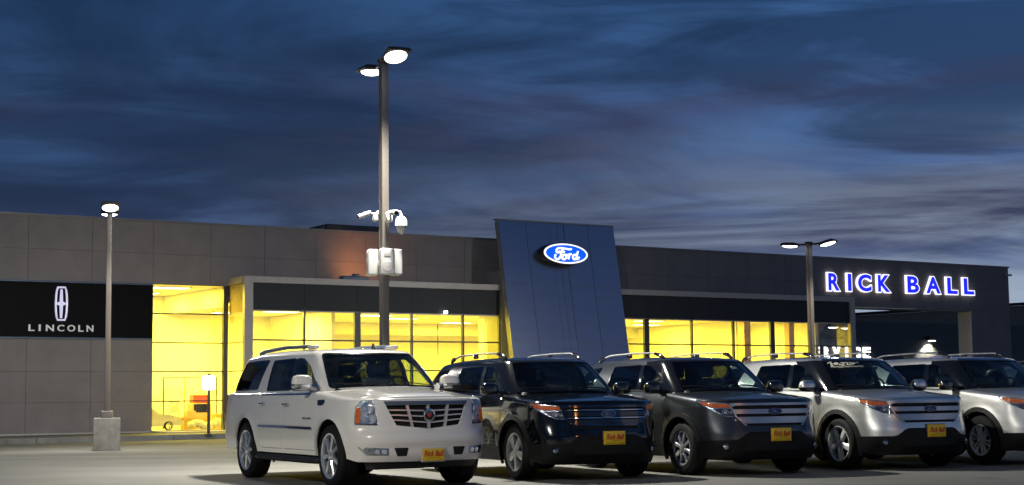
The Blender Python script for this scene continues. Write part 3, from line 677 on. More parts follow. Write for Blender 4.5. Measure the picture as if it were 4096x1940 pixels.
# ------------------------------------------------------------------ bare trees beyond the service wing
def bare_tree(loc, h, label, seed):
    r = random.Random(seed); o = empty('bare_tree', loc, 0, label, 'tree', 'bare trees behind the building')
    tr = MB(); br = MB()
    def grow(mb, p, d, L, rad, lev):
        pts = [p]; rs = [rad]; q = p; dd = d
        for k in range(4):
            dd = (dd + Vector((r.uniform(-.18, .18), r.uniform(-.18, .18), r.uniform(-.02, .14)))).normalized()
            q = q + dd * L / 4; pts.append(q); rs.append(rad * (1 - .16 * (k + 1)))
        mb.tube(pts, rs, 5 if lev else 9, False)
        if lev < 4:
            for k in range(4 if lev else 6):
                i = r.randint(1 if lev else 2, 4)
                nd = (dd + Vector((r.uniform(-1, 1), r.uniform(-1, 1), r.uniform(-.1, .7)))).normalized()
                grow(br, pts[i], nd, L * r.uniform(.5, .75), rs[i] * .55, lev + 1)
    grow(tr, Vector((0, 0, 0)), Vector((0, 0, 1)), h * .45, h * .022, 0)
    part('trunk', tr, 'bark', o); part('crown', br, 'bark', o)
bare_tree(bw(60, -32, 0), 11, 'bare branched tree showing above the service wing roof', 3)
bare_tree(bw(67, -34, 0), 10, 'thin leafless tree beside the other above the dark wing', 5)

# ------------------------------------------------------------------ vehicles
def cr_dense(pts, k=24):
    P = [np.array(p, float) for p in pts]
    P = [P[0] * [1, -1] + 0 if False else np.array([P[1][0], -P[1][1]])] + P + [np.array([P[-2][0], -P[-2][1]])]
    out = []
    for i in range(1, len(P) - 2):
        a, b, c, d = P[i - 1:i + 3]
        # centripetal-like tangents scaled by segment length to avoid overshoot
        l0, l1, l2 = (np.linalg.norm(b - a), np.linalg.norm(c - b), np.linalg.norm(d - c))
        m1 = (c - a) / (l0 + l1) * l1; m2 = (d - b) / (l1 + l2) * l1
        for t in np.linspace(0, 1, k, endpoint=False):
            h00 = 2 * t ** 3 - 3 * t * t + 1; h10 = t ** 3 - 2 * t * t + t; h01 = -2 * t ** 3 + 3 * t * t; h11 = t ** 3 - t * t
            out.append(h00 * b + h10 * m1 + h01 * c + h11 * m2)
    out.append(P[-2]); return np.array(out)
def ip(x, pts):
    a = sorted(pts); return np.interp(x, [p[0] for p in a], [p[1] for p in a])
def sstep(x, a, b):
    t = np.clip((np.asarray(x, float) - a) / (b - a), 0, 1); return t * t * (3 - 2 * t)

class Ring:
    """lower body: plan outline swept up a side / nose / tail profile and rolled over into the hood"""
    def __init__(s, c):
        s.c = c; D = cr_dense(c['plan']); s.X, s.Y = D[:, 0], D[:, 1]
        d = np.gradient(D, axis=0); l = np.linalg.norm(d, axis=1); s.NX, s.NY = d[:, 1] / l, -d[:, 0] / l
        seg = np.linalg.norm(np.diff(D, axis=0), axis=1); s.S = np.concatenate([[0], np.cumsum(seg)]); s.L = s.S[-1]
        s.front_end = int(np.argmax(s.Y))
    def sx(s, x): return float(np.interp(-x, -s.X, s.S))
    def sy(s, y): return math.copysign(float(np.interp(abs(y), s.Y[:s.front_end], s.S[:s.front_end])), y)
    def base(s, a):
        q = np.abs(a); return [np.interp(q, s.S, t) for t in (s.X, s.Y, s.NX, s.NY)]
    def d(s, x, nx, z):
        c = s.c; wf = sstep(nx, .30, .80); wr = sstep(-nx, .30, .80)
        side = np.interp(z, *zip(*c['side'])); fr = np.interp(z, *zip(*c['nose'])); rr = np.interp(z, *zip(*c['tail']))
        dd = side * (1 - wf - wr) + fr * wf + rr * wr
        for (ax, az, r0, r1, amp) in c['flare']:
            q = np.hypot(x - ax, z - az); dd = dd - amp * (1 - sstep(q, r0, r1)) * (1 - wf) * (1 - wr) * (z > az - .25)
        return dd
    def hood(s, x, y):
        c = s.c; return np.interp(x, *zip(*sorted(c['deck']))) - c['crown'] * (np.asarray(y) / .9) ** 2
    def tops(s, a):
        x, y, nx, ny = s.base(a); R = np.interp(x, *zip(*sorted(s.c['roll']))); q = s.d(x, nx, np.full_like(x, s.c['ztop_ref'])) + R
        xt, yt = x - nx * q, y - ny * q; zt = s.hood(xt, yt); return R, xt, yt, zt
    def btop(s, a):
        R, xt, yt, zt = s.tops(np.atleast_1d(np.asarray(a, float))); return zt + R * (math.pi / 2 - 1)
    def F(s, a, b, off=0.0):
        a = np.asarray(a, float); b = np.asarray(b, float); x, y, nx, ny = s.base(a); R, xt, yt, zt = s.tops(a)
        zr_ = zt - R; th = np.clip((b - zr_) / R, 0, math.pi / 2); z = np.where(b < zr_, b, zr_ + R * np.sin(th))
        q = s.d(x, nx, np.minimum(z, zr_)) + R * (1 - np.cos(th))
        c_, s_ = np.cos(th), np.sin(th); sg = np.where(a < 0, -1.0, 1.0)
        return np.stack([x - nx * q + nx * c_ * off, (y - ny * q + ny * c_ * off) * sg, z + s_ * off], 1)

class House:
    """greenhouse: belt outline -> window top outline -> roof edge outline"""
    def __init__(s, c):
        s.c = c; A, B, C = (cr_dense(c[k]) for k in ('belt', 'wtop', 'redge'))
        seg = np.linalg.norm(np.diff(B, axis=0), axis=1); s.S = np.concatenate([[0], np.cumsum(seg)]); s.L = s.S[-1]
        s.A, s.B, s.C = A, B, C
        s.zA = np.interp(A[:, 0], *zip(*sorted(c['beltz']))); s.zB = np.interp(B[:, 0], *zip(*sorted(c['wtopz']))); s.zC = s.roof(C[:, 0], C[:, 1])
    def roof(s, x, y): return np.interp(x, *zip(*sorted(s.c['roofz']))) - s.c['rcrown'] * (np.asarray(y) / .7) ** 2
    def P(s, a, b):
        q = np.abs(a); g = lambda t: np.interp(q, s.S, t)
        A = np.stack([g(s.A[:, 0]), g(s.A[:, 1]), g(s.zA)], 1); B = np.stack([g(s.B[:, 0]), g(s.B[:, 1]), g(s.zB)], 1); C = np.stack([g(s.C[:, 0]), g(s.C[:, 1]), g(s.zC)], 1)
        h = np.asarray(b, float)[:, None]; t = np.clip(h / .8, 0, 1)
        lo = A + (B - A) * t; bulge = s.c.get('bulge', .02) * 4 * t * (1 - t)
        m = np.stack([B[:, 0] * 0, B[:, 1], B[:, 2] * 0], 1); nrm = np.stack([np.interp(q, s.S, np.gradient(s.B[:, 1])), -np.interp(q, s.S, np.gradient(s.B[:, 0])), 0 * q], 1)
        nrm /= np.linalg.norm(nrm, axis=1)[:, None]; lo = lo + nrm * bulge
        u = np.clip((h - .8) / .2, 0, 1); dirn = (B - A); Q = B + dirn * ((C[:, 2] - B[:, 2]) * .75 / np.maximum(dirn[:, 2], .05))[:, None]
        hi = (1 - u) ** 2 * B + 2 * u * (1 - u) * Q + u * u * C
        r = np.where(h <= .8, lo, hi); r[:, 1] *= np.where(np.asarray(a) < 0, -1, 1); return r
    def F(s, a, b, off=0.0):
        a = np.asarray(a, float); b = np.asarray(b, float); p = s.P(a, b)
        if off:
            e = 1e-3; sg = np.where(a < 0, -1, 1)
            da = s.P(np.clip(np.abs(a) + e, 0, s.L) * sg, b) - s.P(np.clip(np.abs(a) - e, 0, s.L) * sg, b)
            db = s.P(a, np.clip(b + e, 0, 1)) - s.P(a, np.clip(b - e, 0, 1))
            n = np.cross(da, db) * sg[:, None]; n /= np.maximum(np.linalg.norm(n, axis=1), 1e-9)[:, None]; 
            cen = np.array([-.5, 0, 1.4]); out = ((p - cen) * n).sum(1); n *= np.where(out < 0, -1, 1)[:, None]
            p = p + n * off
        return p
    def inv(s, x, z, side=-1):
        a = s.L * .4
        for _ in range(12):
            zA, zB = np.interp(a, s.S, s.zA), np.interp(a, s.S, s.zB); h = np.clip((z - zA) / (zB - zA) * .8, 0, .98)
            X = s.A[:, 0] + (s.B[:, 0] - s.A[:, 0]) * min(h / .8, 1); a = float(np.interp(-x, -X, s.S))
        return (side * a, float(h))

def pip(P, poly):
    x, y = P[:, 0], P[:, 1]; ins = np.zeros(len(P), bool); n = len(poly)
    for i in range(n):
        x0, y0 = poly[i]; x1, y1 = poly[(i + 1) % n]
        c = ((y0 > y) != (y1 > y)); 
        if y1 != y0: ins ^= c & (x < (x1 - x0) * (y - y0) / (y1 - y0) + x0)
    return ins
def resample(poly, step):
    out = []
    for i in range(len(poly)):
        a = np.array(poly[i], float); b = np.array(poly[(i + 1) % len(poly)], float)
        n = max(1, int(math.ceil(np.abs((b - a) / step).max())))
        out += [tuple(a + (b - a) * k / n) for k in range(n)]
    return out
def slab(name, F, outer, holes=(), step=(.08, .08), o1=0.0, o0=-.015, ang=38, walls=True, back=False):
    step = np.array(step, float); loops = [resample(outer, step)] + [resample(h, step * .6) for h in holes]
    vs = []; es = []
    for lp in loops:
        o = len(vs); n = len(lp); vs += lp; es += [(o + i, o + (i + 1) % n) for i in range(n)]
    B = np.array(vs); mn, mx = B[:len(loops[0])].min(0), B[:len(loops[0])].max(0)
    ga = np.arange(mn[0] + step[0] * .5, mx[0], step[0]); gb = np.arange(mn[1] + step[1] * .5, mx[1], step[1])
    if len(ga) and len(gb):
        G = np.stack(np.meshgrid(ga, gb), -1).reshape(-1, 2); G = G[pip(G, loops[0])]
        for h in loops[1:]:
            if len(G): G = G[~pip(G, h)]
        if len(G):
            keep = []
            for q in np.array_split(G, max(1, len(G) // 500)):
                dd = (np.abs(q[:, None] - B[None]) / step).max(2).min(1) if len(q) else np.zeros(0); keep.append(dd > .4)
            G = G[np.concatenate(keep)]; vs = vs + [tuple(q) for q in G]
    r = delaunay_2d_cdt([Vector(v) for v in vs], es, [], 0, 1e-6)
    V = np.array([tuple(v) for v in r[0]]); T = np.array([t for t in r[2] if len(t) == 3])
    cen = V[T].mean(1); ok = pip(cen, loops[0])
    for h in loops[1:]: ok &= ~pip(cen, h)
    T = T[ok]; use = np.unique(T); rm = -np.ones(len(V), int); rm[use] = np.arange(len(use)); V = V[use]; T = rm[T]
    top = F(V[:, 0], V[:, 1], o1); mb_v = [tuple(p) for p in top]; f = [tuple(int(i) for i in t) for t in T]
    if walls:
        cnt = {}
        for t in f:
            for i in range(3): e = (t[i], t[(i + 1) % 3]); cnt[tuple(sorted(e))] = cnt.get(tuple(sorted(e)), []) + [e]
        bot = F(V[:, 0], V[:, 1], o0); n = len(V); mb_v += [tuple(p) for p in bot]
        if back: f += [tuple(i + n for i in t[::-1]) for t in list(f)]
        f += [(e[0][1], e[0][0], e[0][0] + n, e[0][1] + n) for e in cnt.values() if len(e) == 1]
    me = bpy.data.meshes.new(name); me.from_pydata(mb_v, [], f)
    # make the outer sheet face outward
    t0 = np.array(mb_v); nt_ = len(T)
    if nt_:
        a, b, c = t0[T[:, 0]], t0[T[:, 1]], t0[T[:, 2]]; n = np.cross(b - a, c - a)
        outw = F(V[:, 0], V[:, 1], o1 + .01) - F(V[:, 0], V[:, 1], o1); sgn = (n * outw[T[:, 0]]).sum()
        if sgn < 0: me.flip_normals()
    finish(me, ang, False); return me
def shrink(poly, d):
    n = len(poly); out = []; P = [np.array(p, float) for p in poly]
    ar = sum(P[i][0] * P[(i + 1) % n][1] - P[(i + 1) % n][0] * P[i][1] for i in range(n)); sg = 1 if ar > 0 else -1
    for i in range(n):
        a, b, c = P[i - 1], P[i], P[(i + 1) % n]; e1 = (b - a) / max(np.linalg.norm(b - a), 1e-9); e2 = (c - b) / max(np.linalg.norm(c - b), 1e-9)
        n1 = np.array([-e1[1], e1[0]]) * sg; n2 = np.array([-e2[1], e2[0]]) * sg; m = n1 + n2; l = max(m @ m / 2, .35); out.append(tuple(b + m / l * d))
    return out
def rnd(poly, r, k=4):
    """round the corners of a polygon"""
    out = []; n = len(poly); P = [np.array(p, float) for p in poly]
    for i in range(n):
        a, b, c = P[i - 1], P[i], P[(i + 1) % n]; la, lc = np.linalg.norm(a - b), np.linalg.norm(c - b)
        p0 = b + (a - b) / la * min(r, la * .45); p1 = b + (c - b) / lc * min(r, lc * .45)
        for t in np.linspace(0, 1, k + 1): out.append(tuple((1 - t) ** 2 * p0 + 2 * t * (1 - t) * b + t * t * p1))
    return out
def circ(cx, cz, r, n=28, a0=0, a1=2 * math.pi): return [(cx + r * math.cos(t), cz + r * math.sin(t)) for t in np.linspace(a0, a1, n, endpoint=(a1 - a0) < 6.28)]
_mc = {}
def cached(key, fn):
    if key not in _mc: _mc[key] = fn()
    return _mc[key]

def wheel(parent, x, side, y, R, rim, w, style, key, rim_mat):
    """wheel > tyre, hub_cap; the outer face looks to -y and is turned for the other side"""
    z0 = R
    def tyre():
        p = [(rim - .005, -w / 2 + .012), (rim + .012, -w / 2 - .002), (R - .05, -w / 2 - .004), (R - .02, -w / 2 + .012), (R - .004, -w / 2 + .035)]
        for k in range(3):
            yy = -w / 2 + .07 + k * (w - .14) / 2; p += [(R, yy - .025), (R, yy + .025), (R - .009, yy + .028), (R - .009, yy + .034)]
        p += [(R - .004, w / 2 - .035), (R - .02, w / 2 - .012), (R - .05, w / 2 + .004), (rim, w / 2)]
        return MB().lathe(p, 48, 'Y').mesh('tyre', 30)
    def rimm():
        b = MB(); f = -w / 2 + .004
        b.lathe([(rim - .028, f + .15), (rim - .03, f + .05), (rim - .022, f + .012), (rim - .012, f + .003), (rim + .004, f), (rim + .008, f + .012), (rim - .002, f + .02)], 48, 'Y')
        n, w0, w1, twin = style
        for k in range(n):
            t = 2 * math.pi * k / n + .3
            for tw in ((-.5, .5) if twin else (0,)):
                ca, sa = math.cos(t), math.sin(t)
                def P(r, q, yy): return (r * ca - q * sa, yy, r * sa + q * ca)
                st = [(.045, w0, f + .012), (.10, w0 * .95, f + .006), (rim * .6, (w0 + w1) / 2, f + .014), (rim - .018, w1, f + .014)]
                vs = []; fs = []
                for r, ww, yy in st:
                    c = tw * (w0 * 1.1 + (r / rim) * twin) if twin else 0
                    vs += [P(r, c - ww / 2, yy + .012), P(r, c - ww * .32, yy), P(r, c + ww * .32, yy), P(r, c + ww / 2, yy + .012), P(r, c + ww / 2, yy + .045), P(r, c - ww / 2, yy + .045)]
                for i in range(3):
                    for j in range(6): fs.append((i * 6 + j, i * 6 + (j + 1) % 6, (i + 1) * 6 + (j + 1) % 6, (i + 1) * 6 + j))
                b.add(vs, fs)
        b.lathe([(.001, f + .004), (.03, f + .003), (.05, f + .008), (.075, f + .022), (.075, f + .06)], 24, 'Y')
        for k in range(5 if n != 7 else 6):
            t = 2 * math.pi * k / 5; b.lathe([(.001, f - .0), (.008, f + .0), (.009, f + .02)], 6, 'Y', (.058 * math.cos(t), .004, .058 * math.sin(t)))
        return b.mesh('wheel', 30)
    def brk():
        f = -w / 2; b = MB().lathe([(.001, f + .09), (.17, f + .085), (.175, f + .10)], 32, 'Y'); b.lathe([(rim - .03, f + .14), (.001, f + .13)], 32, 'Y'); return b.mesh('brake_disc', 30)
    o = put('wheel', cached(key + 'rim', rimm), rim_mat, parent, (x, side * y, z0), (0, .37 * x + side, 0 if side < 0 else math.pi))
    o.rotation_euler = (0, 0.4 * x, 0) if side < 0 else (0, 0.3 + x, math.pi)
    put('tyre', cached(key + 'tyre', tyre), 'tyre', o); put('brake_disc', cached(key + 'brk', brk), 'void', o)
    return o

def plate(parent, x, y, z, key, rz=0):
    p = put('license_plate', cached('plate', lambda: MB().rbox((0, 0, 0), (.012, .305, .155), .012, 3).mesh('license_plate', 40)), 'plate', parent, (x, y, z))
    p['label'] = 'yellow dealer plate with red script Rick Ball'
    put('plate_frame', cached('pframe', lambda: MB().rbox((-.012, 0, 0), (.012, .335, .185), .012, 3).mesh('plate_frame', 40)), key, p)
    fn = lambda a, b, d: (.007 + d, a, b)
    put('script', cached('pscript', lambda: text_fit('Rick Ball', .022, -.135, .14, -.022, .052, fn, .001, .35).mesh('script', 0)), 'plate_red', p)
    put('small_print', cached('pink', lambda: text_fit('SEDALIA, MO', .0, -.06, .07, -.048, -.034, fn, .001).mesh('small_print', 0)), 'plate_ink', p)
    for sy in (-.09, .09): put('bolt', cached('pbolt', lambda: MB().lathe([(.001, .009), (.006, .008), (.007, .004)], 8, 'X').mesh('bolt', 30)), 'black_plastic', p, (0, sy, -.062))

def seats(parent, rows, key, z0):
    def seat():
        b = MB(); b.rbox((0, 0, .30), (.12, .50, .60), .055, 3, Matrix.Rotation(-.18, 3, 'Y')); b.rbox((.22, 0, .0), (.46, .50, .14), .05, 3); return b.mesh('seat', 50)
    def head():
        b = MB(); b.rbox((-.11, 0, .70), (.10, .27, .17), .045, 3); b.tube([(-.1, -.06, .55), (-.11, -.06, .66)], .008, 6); b.tube([(-.1, .06, .55), (-.11, .06, .66)], .008, 6); return b.mesh('headrest', 50)
    for x, ys in rows:
        for y in ys:
            s = put('seat', cached('seat', seat), 'seat', parent, (x, y, z0)); put('headrest', cached('headrest', head), 'seat', s)
def steering(parent, x, y, z):
    def m():
        b = MB(); pts = [(.0, .18 * math.cos(t), .18 * math.sin(t)) for t in np.linspace(0, 2 * math.pi, 25)]; b.tube(pts, .014, 6)
        b.tube([(0, -.17, 0), (.02, 0, -.01), (0, .17, 0)], .016, 6); b.tube([(.02, 0, 0), (0, 0, -.17)], .016, 6); b.rbox((.02, 0, 0), (.05, .12, .1), .02); b.xf(Matrix.Rotation(.45, 4, 'Y')); return b.mesh('steering_wheel', 40)
    put('steering_wheel', cached('steer', m), 'dash', parent, (x, y, z))

def arch_liner(parent, x, z, r, key, ylo=.55, yhi=.93):
    def m():
        b = MB(); pr = [(z + 0, 0)]
        vs = []; fs = []; n = 20
        for k in range(n + 1):
            t = math.pi * k / n - 0; a = (r + .02)
            for yy in (ylo, yhi): vs.append((a * math.cos(t) * 1.0, yy, a * math.sin(t)))
        for k in range(n): fs.append((2 * k, 2 * k + 1, 2 * k + 3, 2 * k + 2))
        o = len(vs); vs += [((r + .02) * math.cos(math.pi * k / n), ylo, (r + .02) * math.sin(math.pi * k / n)) for k in range(n + 1)] + [(0, ylo, -.2), ]
        fs += [(o + k, o + k + 1, o + n + 1) for k in range(n)]
        return b.add(vs, fs).mesh('wheel_arch_liner', 40, False)
    for sg in (-1, 1):
        o = put('wheel_arch_liner', cached(key, m), 'void', parent, (x, 0, z)); 
        if sg < 0: o.rotation_euler = (0, 0, math.pi)

def window_set(H_, side, poly_xz, key, parent, gm, seal='gloss_black', off=-.006):
    poly = [H_.inv(x, z, side) for x, z in poly_xz]
    poly = rnd(poly, .035, 3)
    put('side_window', cached(key + str(side), lambda: slab('side_window', H_.F, poly, (), (.12, .12), off, off - .004, 60, False)), gm, parent)
    put('window_seal', cached(key + 's' + str(side), lambda: slab('window_seal', H_.F, shrink(poly, -.012), (shrink(poly, .012),), (.15, .15), .003, -.012, 30)), seal, parent)
    return poly

def build_shell(car, key, C, paint, hs, doors, win_side, ws_half, back_half, pillar_mats):
    """shared body building; returns Ring and House"""
    Rg, Hs = C['_ring'], C['_house']
    L = Rg.L - 1e-4
    def outline(zb):
        ss = np.linspace(-L, L, 141); bt = Rg.btop(ss); bot = [(float(a), zb(a)) for a in ss]; return bot + [(float(a), float(b)) for a, b in zip(ss[::-1], bt[::-1])]
    holes = []
    for side in (-1, 1):
        for (ax, az, r) in C['arches']: holes.append([(side * Rg.sx(x), z) for x, z in circ(ax, az, r, 30)])
    for side in (-1, 1):
        for d in doors: holes.append([(side * Rg.sx(x), min(z, float(Rg.btop(side * Rg.sx(x))[0]) - .001)) for x, z in d])
    holes += C.get('front_holes', [])
    body = put('body', cached(key + 'body', lambda: slab('body', Rg.F, outline(C['zb']), holes, (.07, .035), 0, -.02, 45)), paint, car)
    for side in (-1, 1):
        for i, d in enumerate(doors):
            pl = [(side * Rg.sx(x), min(z, float(Rg.btop(side * Rg.sx(x))[0]) - .001)) for x, z in d]
            dr = put('door', cached(key + 'door%d%d' % (i, side), lambda: slab('door', Rg.F, shrink(pl, .006), (), (.07, .06), 0, -.03, 45)), paint, car)
            hx, hz = C['handles'][i]; hp = Rg.F(np.array([side * Rg.sx(hx)]), np.array([hz]))[0]
            def hm():
                b = MB(); b.rbox((0, -.035, 0), (.21, .022, .034), .012, 3); b.rbox((-.09, -.015, 0), (.03, .04, .03), .008, 2); b.rbox((.09, -.015, 0), (.03, .04, .03), .008, 2); return b.mesh('handle', 40)
            put('handle', cached('handle', hm), C['handle_mat'], dr, tuple(hp), (0, 0, 0 if side < 0 else math.pi))
    # dark inner liner closing the shut lines and openings
    put('inner_liner', cached(key + 'liner', lambda: slab('inner_liner', Rg.F, [(float(a), C['zb'](a) + .02) for a in np.linspace(-L, L, 121)] + [(float(a), float(b) - .02) for a, b in zip(np.linspace(L, -L, 121), Rg.btop(np.linspace(L, -L, 121)))],
        [[(sd * Rg.sx(x), z) for x, z in circ(ax, az, r + .01, 24)] for sd in (-1, 1) for (ax, az, r) in C['arches']], (.15, .12), -.04, -.05, 45, False)), 'void', car)
    # hood over the nose
    a_c = Rg.sx(C['cowl_side'])
    ss = np.linspace(-a_c, a_c, 81); _, xt, yt, zt = Rg.tops(ss); yt = yt * np.sign(ss + 1e-12)
    cowl = [(C['cowl'] - (C['cowl'] - C['cowl_side'] + .02) * (q ** 2), q * abs(yt[-1])) for q in np.linspace(1, -1, 21)][1:-1]
    hp = [(float(x), float(y)) for x, y in zip(xt, yt)] + cowl
    hf = lambda x, y, off=0.0: np.stack([x, y, Rg.hood(x, y) + C.get('bulge_fn', lambda x, y: 0 * x)(x, y) + off], 1)
    put('hood', cached(key + 'hood', lambda: slab('hood', hf, hp, (), (.07, .07), 0, -.02, 60)), paint, car)
    # belt deck under the glass, seen as the dark interior floor
    ss = np.linspace(-L, L, 121); _, xt, yt, zt = Rg.tops(ss); dp = [(float(x), float(y * np.sign(a + 1e-12))) for x, y, a in zip(xt, yt, ss) if x < C['cowl'] + .05]
    put('interior_deck', cached(key + 'deck', lambda: slab('interior_deck', lambda x, y, off=0.0: np.stack([x, y, Rg.hood(x, y) - .035 + 0 * x + off], 1), dp, (), (.25, .25), 0, -.02, 60, False)), 'dash', car)
    # greenhouse
    Lh = Hs.L - 1e-4; wpolys = []
    for side in (-1, 1):
        for k, (poly, gm) in enumerate(win_side): wpolys.append(window_set(Hs, side, poly, key + 'win%d' % k, car, gm))
    wsp = rnd([(-ws_half[0], .03), (ws_half[0], .03), (ws_half[1], .79), (-ws_half[1], .79)], .05, 3)
    put('windshield', cached(key + 'ws', lambda: slab('windshield', Hs.F, wsp, (), (.1, .1), -.006, -.01, 60, False)), 'car_glass', car)
    put('windshield_seal', cached(key + 'wss', lambda: slab('windshield_seal', Hs.F, shrink(wsp, -.012), (shrink(wsp, .022),), (.1, .1), .003, -.012, 30)), 'gloss_black', car)
    bp = []
    for sd in (1, -1):
        q = rnd([(sd * (Lh - .002), .12), (sd * (Lh - back_half), .12), (sd * (Lh - back_half + .06), .76), (sd * (Lh - .002), .76)], .03, 3); bp.append(q)
        put('rear_glass', cached(key + 'bg%d' % sd, lambda: slab('rear_glass', Hs.F, q, (), (.15, .15), -.006, -.01, 60, False)), 'privacy', car)
    def pil(name, a0, a1, m, hole_list):
        put(name, cached(key + name + '%.2f' % a0, lambda: slab(name, Hs.F, [(a0, 0), (a1, 0), (a1, 1), (a0, 1)], hole_list, (.07, .07), 0, -.025, 45)), m, car)
    allh = wpolys + [wsp] + bp
    for (a0, a1, m) in pillar_mats(Lh):
        pil('pillar_frame', a0, a1, m, [h for h in allh if not (max(p[0] for p in h) < a0 - .001 or min(p[0] for p in h) > a1 + .001)])
    Cc = Hs.C; rp = [(float(x), float(y)) for x, y in Cc[::6]] + [(float(x), -float(y)) for x, y in Cc[::-6]]
    rp = [p for i, p in enumerate(rp) if i == 0 or (abs(p[0] - rp[i - 1][0]) + abs(p[1] - rp[i - 1][1])) > 1e-4]
    put('roof', cached(key + 'roof', lambda: slab('roof', lambda x, y, off=0.0: np.stack([x, y, Hs.roof(x, y) + off], 1), rp, (), (.1, .1), 0, -.02, 60)), C['roof_mat'] or paint, car)
    return Rg, Hs

def mirror(parent, x, y, z, key, top_m, bot_m, L_=.26, W_=.20, H_=.19):
    def half(top):
        def f():
            b = MB(); n, m = 20, 8; vs = []; fs = []
            for i in range(m + 1):
                ph = (math.pi / 2) * i / m * (1 if top else -1)
                for k in range(n):
                    t = 2 * math.pi * k / n; e = .62
                    cp, sp_ = math.copysign(abs(math.cos(ph)) ** e, math.cos(ph)), math.copysign(abs(math.sin(ph)) ** e, math.sin(ph))
                    ct, st_ = math.copysign(abs(math.cos(t)) ** e, math.cos(t)), math.copysign(abs(math.sin(t)) ** e, math.sin(t))
                    q = (W_ / 2 * cp * ct * (1.0 if ct > 0 else .55), L_ / 2 * cp * st_, (H_ * (.62 if top else .38)) * sp_); vs.append(q)
            for i in range(m):
                for k in range(n): fs.append((i * n + k, i * n + (k + 1) % n, (i + 1) * n + (k + 1) % n, (i + 1) * n + k))
            return b.add(vs, fs).mesh('mirror', 50)
        return f
    for sg in (-1, 1):
        o = put('mirror', cached(key + 'mt', half(True)), top_m, parent, (x, sg * y, z)); put('mirror_base', cached(key + 'mb', half(False)), bot_m, o, (0, 0, -.002))
        put('mirror_arm', cached(key + 'ma%d' % sg, lambda: MB().tube([(0, -sg * .06, -.03), (.04, -sg * .2, -.045)], [.035, .05], 8).mesh('mirror_arm', 40)), bot_m, o)

def lamp_cluster(car, Rg, key, side, poly, pieces):
    """headlight: housing on the surface, reflector bowls and amber strips inside, clear cover over all"""
    P = [(side * a, b) for a, b in poly]
    h = put('headlight', cached(key + 'hl%d' % side, lambda: slab('headlight', Rg.F, rnd(P, .02, 3), (), (.05, .05), -.012, -.06, 40)), 'reflector', car)
    for i, (kind, pp, m) in enumerate(pieces):
        if kind == 'poly':
            q = [(side * a, b) for a, b in pp]; put('lamp_strip', cached(key + 'hp%d%d' % (i, side), lambda: slab('lamp_strip', Rg.F, rnd(q, .008, 2), (), (.05, .05), -.003, -.02, 40)), m, h)
        else:
            a, b, r = pp; c = Rg.F(np.array([side * a]), np.array([b]), -.004)[0]; c2 = Rg.F(np.array([side * a]), np.array([b]), .006)[0]; n = Vector(c2 - c).normalized()
            def bowl():
                mb = MB().lathe([(.001, .012), (r * .45, .010), (r * .5, -.004), (r * .8, -.002), (r, .008), (r * 1.05, -.01)], 20, 'X'); mb.xf(n.to_track_quat('X', 'Z').to_matrix().to_4x4()); return mb.mesh('projector', 40)
            put('projector', cached(key + 'hb%d%d' % (i, side), bowl), m, h, tuple(c))
    put('lens_cover', cached(key + 'hc%d' % side, lambda: slab('lens_cover', Rg.F, rnd(P, .02, 3), (), (.05, .05), .006, .0, 50, False)), 'headglass', h)

def fpoly(Rg, pts): return [(Rg.sy(y), z) for y, z in pts]
def strip(car, Rg, name, key, pts, m, o1=.006, o0=-.01, r=.006, parent=None, step=.06):
    return put(name, cached(key, lambda: slab(name, Rg.F, rnd(pts, r, 2), (), (step, step), o1, o0, 35)), m, parent or car)
def rail_tube(car, pts, r, m, key, name='roof_rail', flat=1.0): return put(name, cached(key, lambda: MB().tube(pts, r, 10).mesh(name, 50)), m, car)

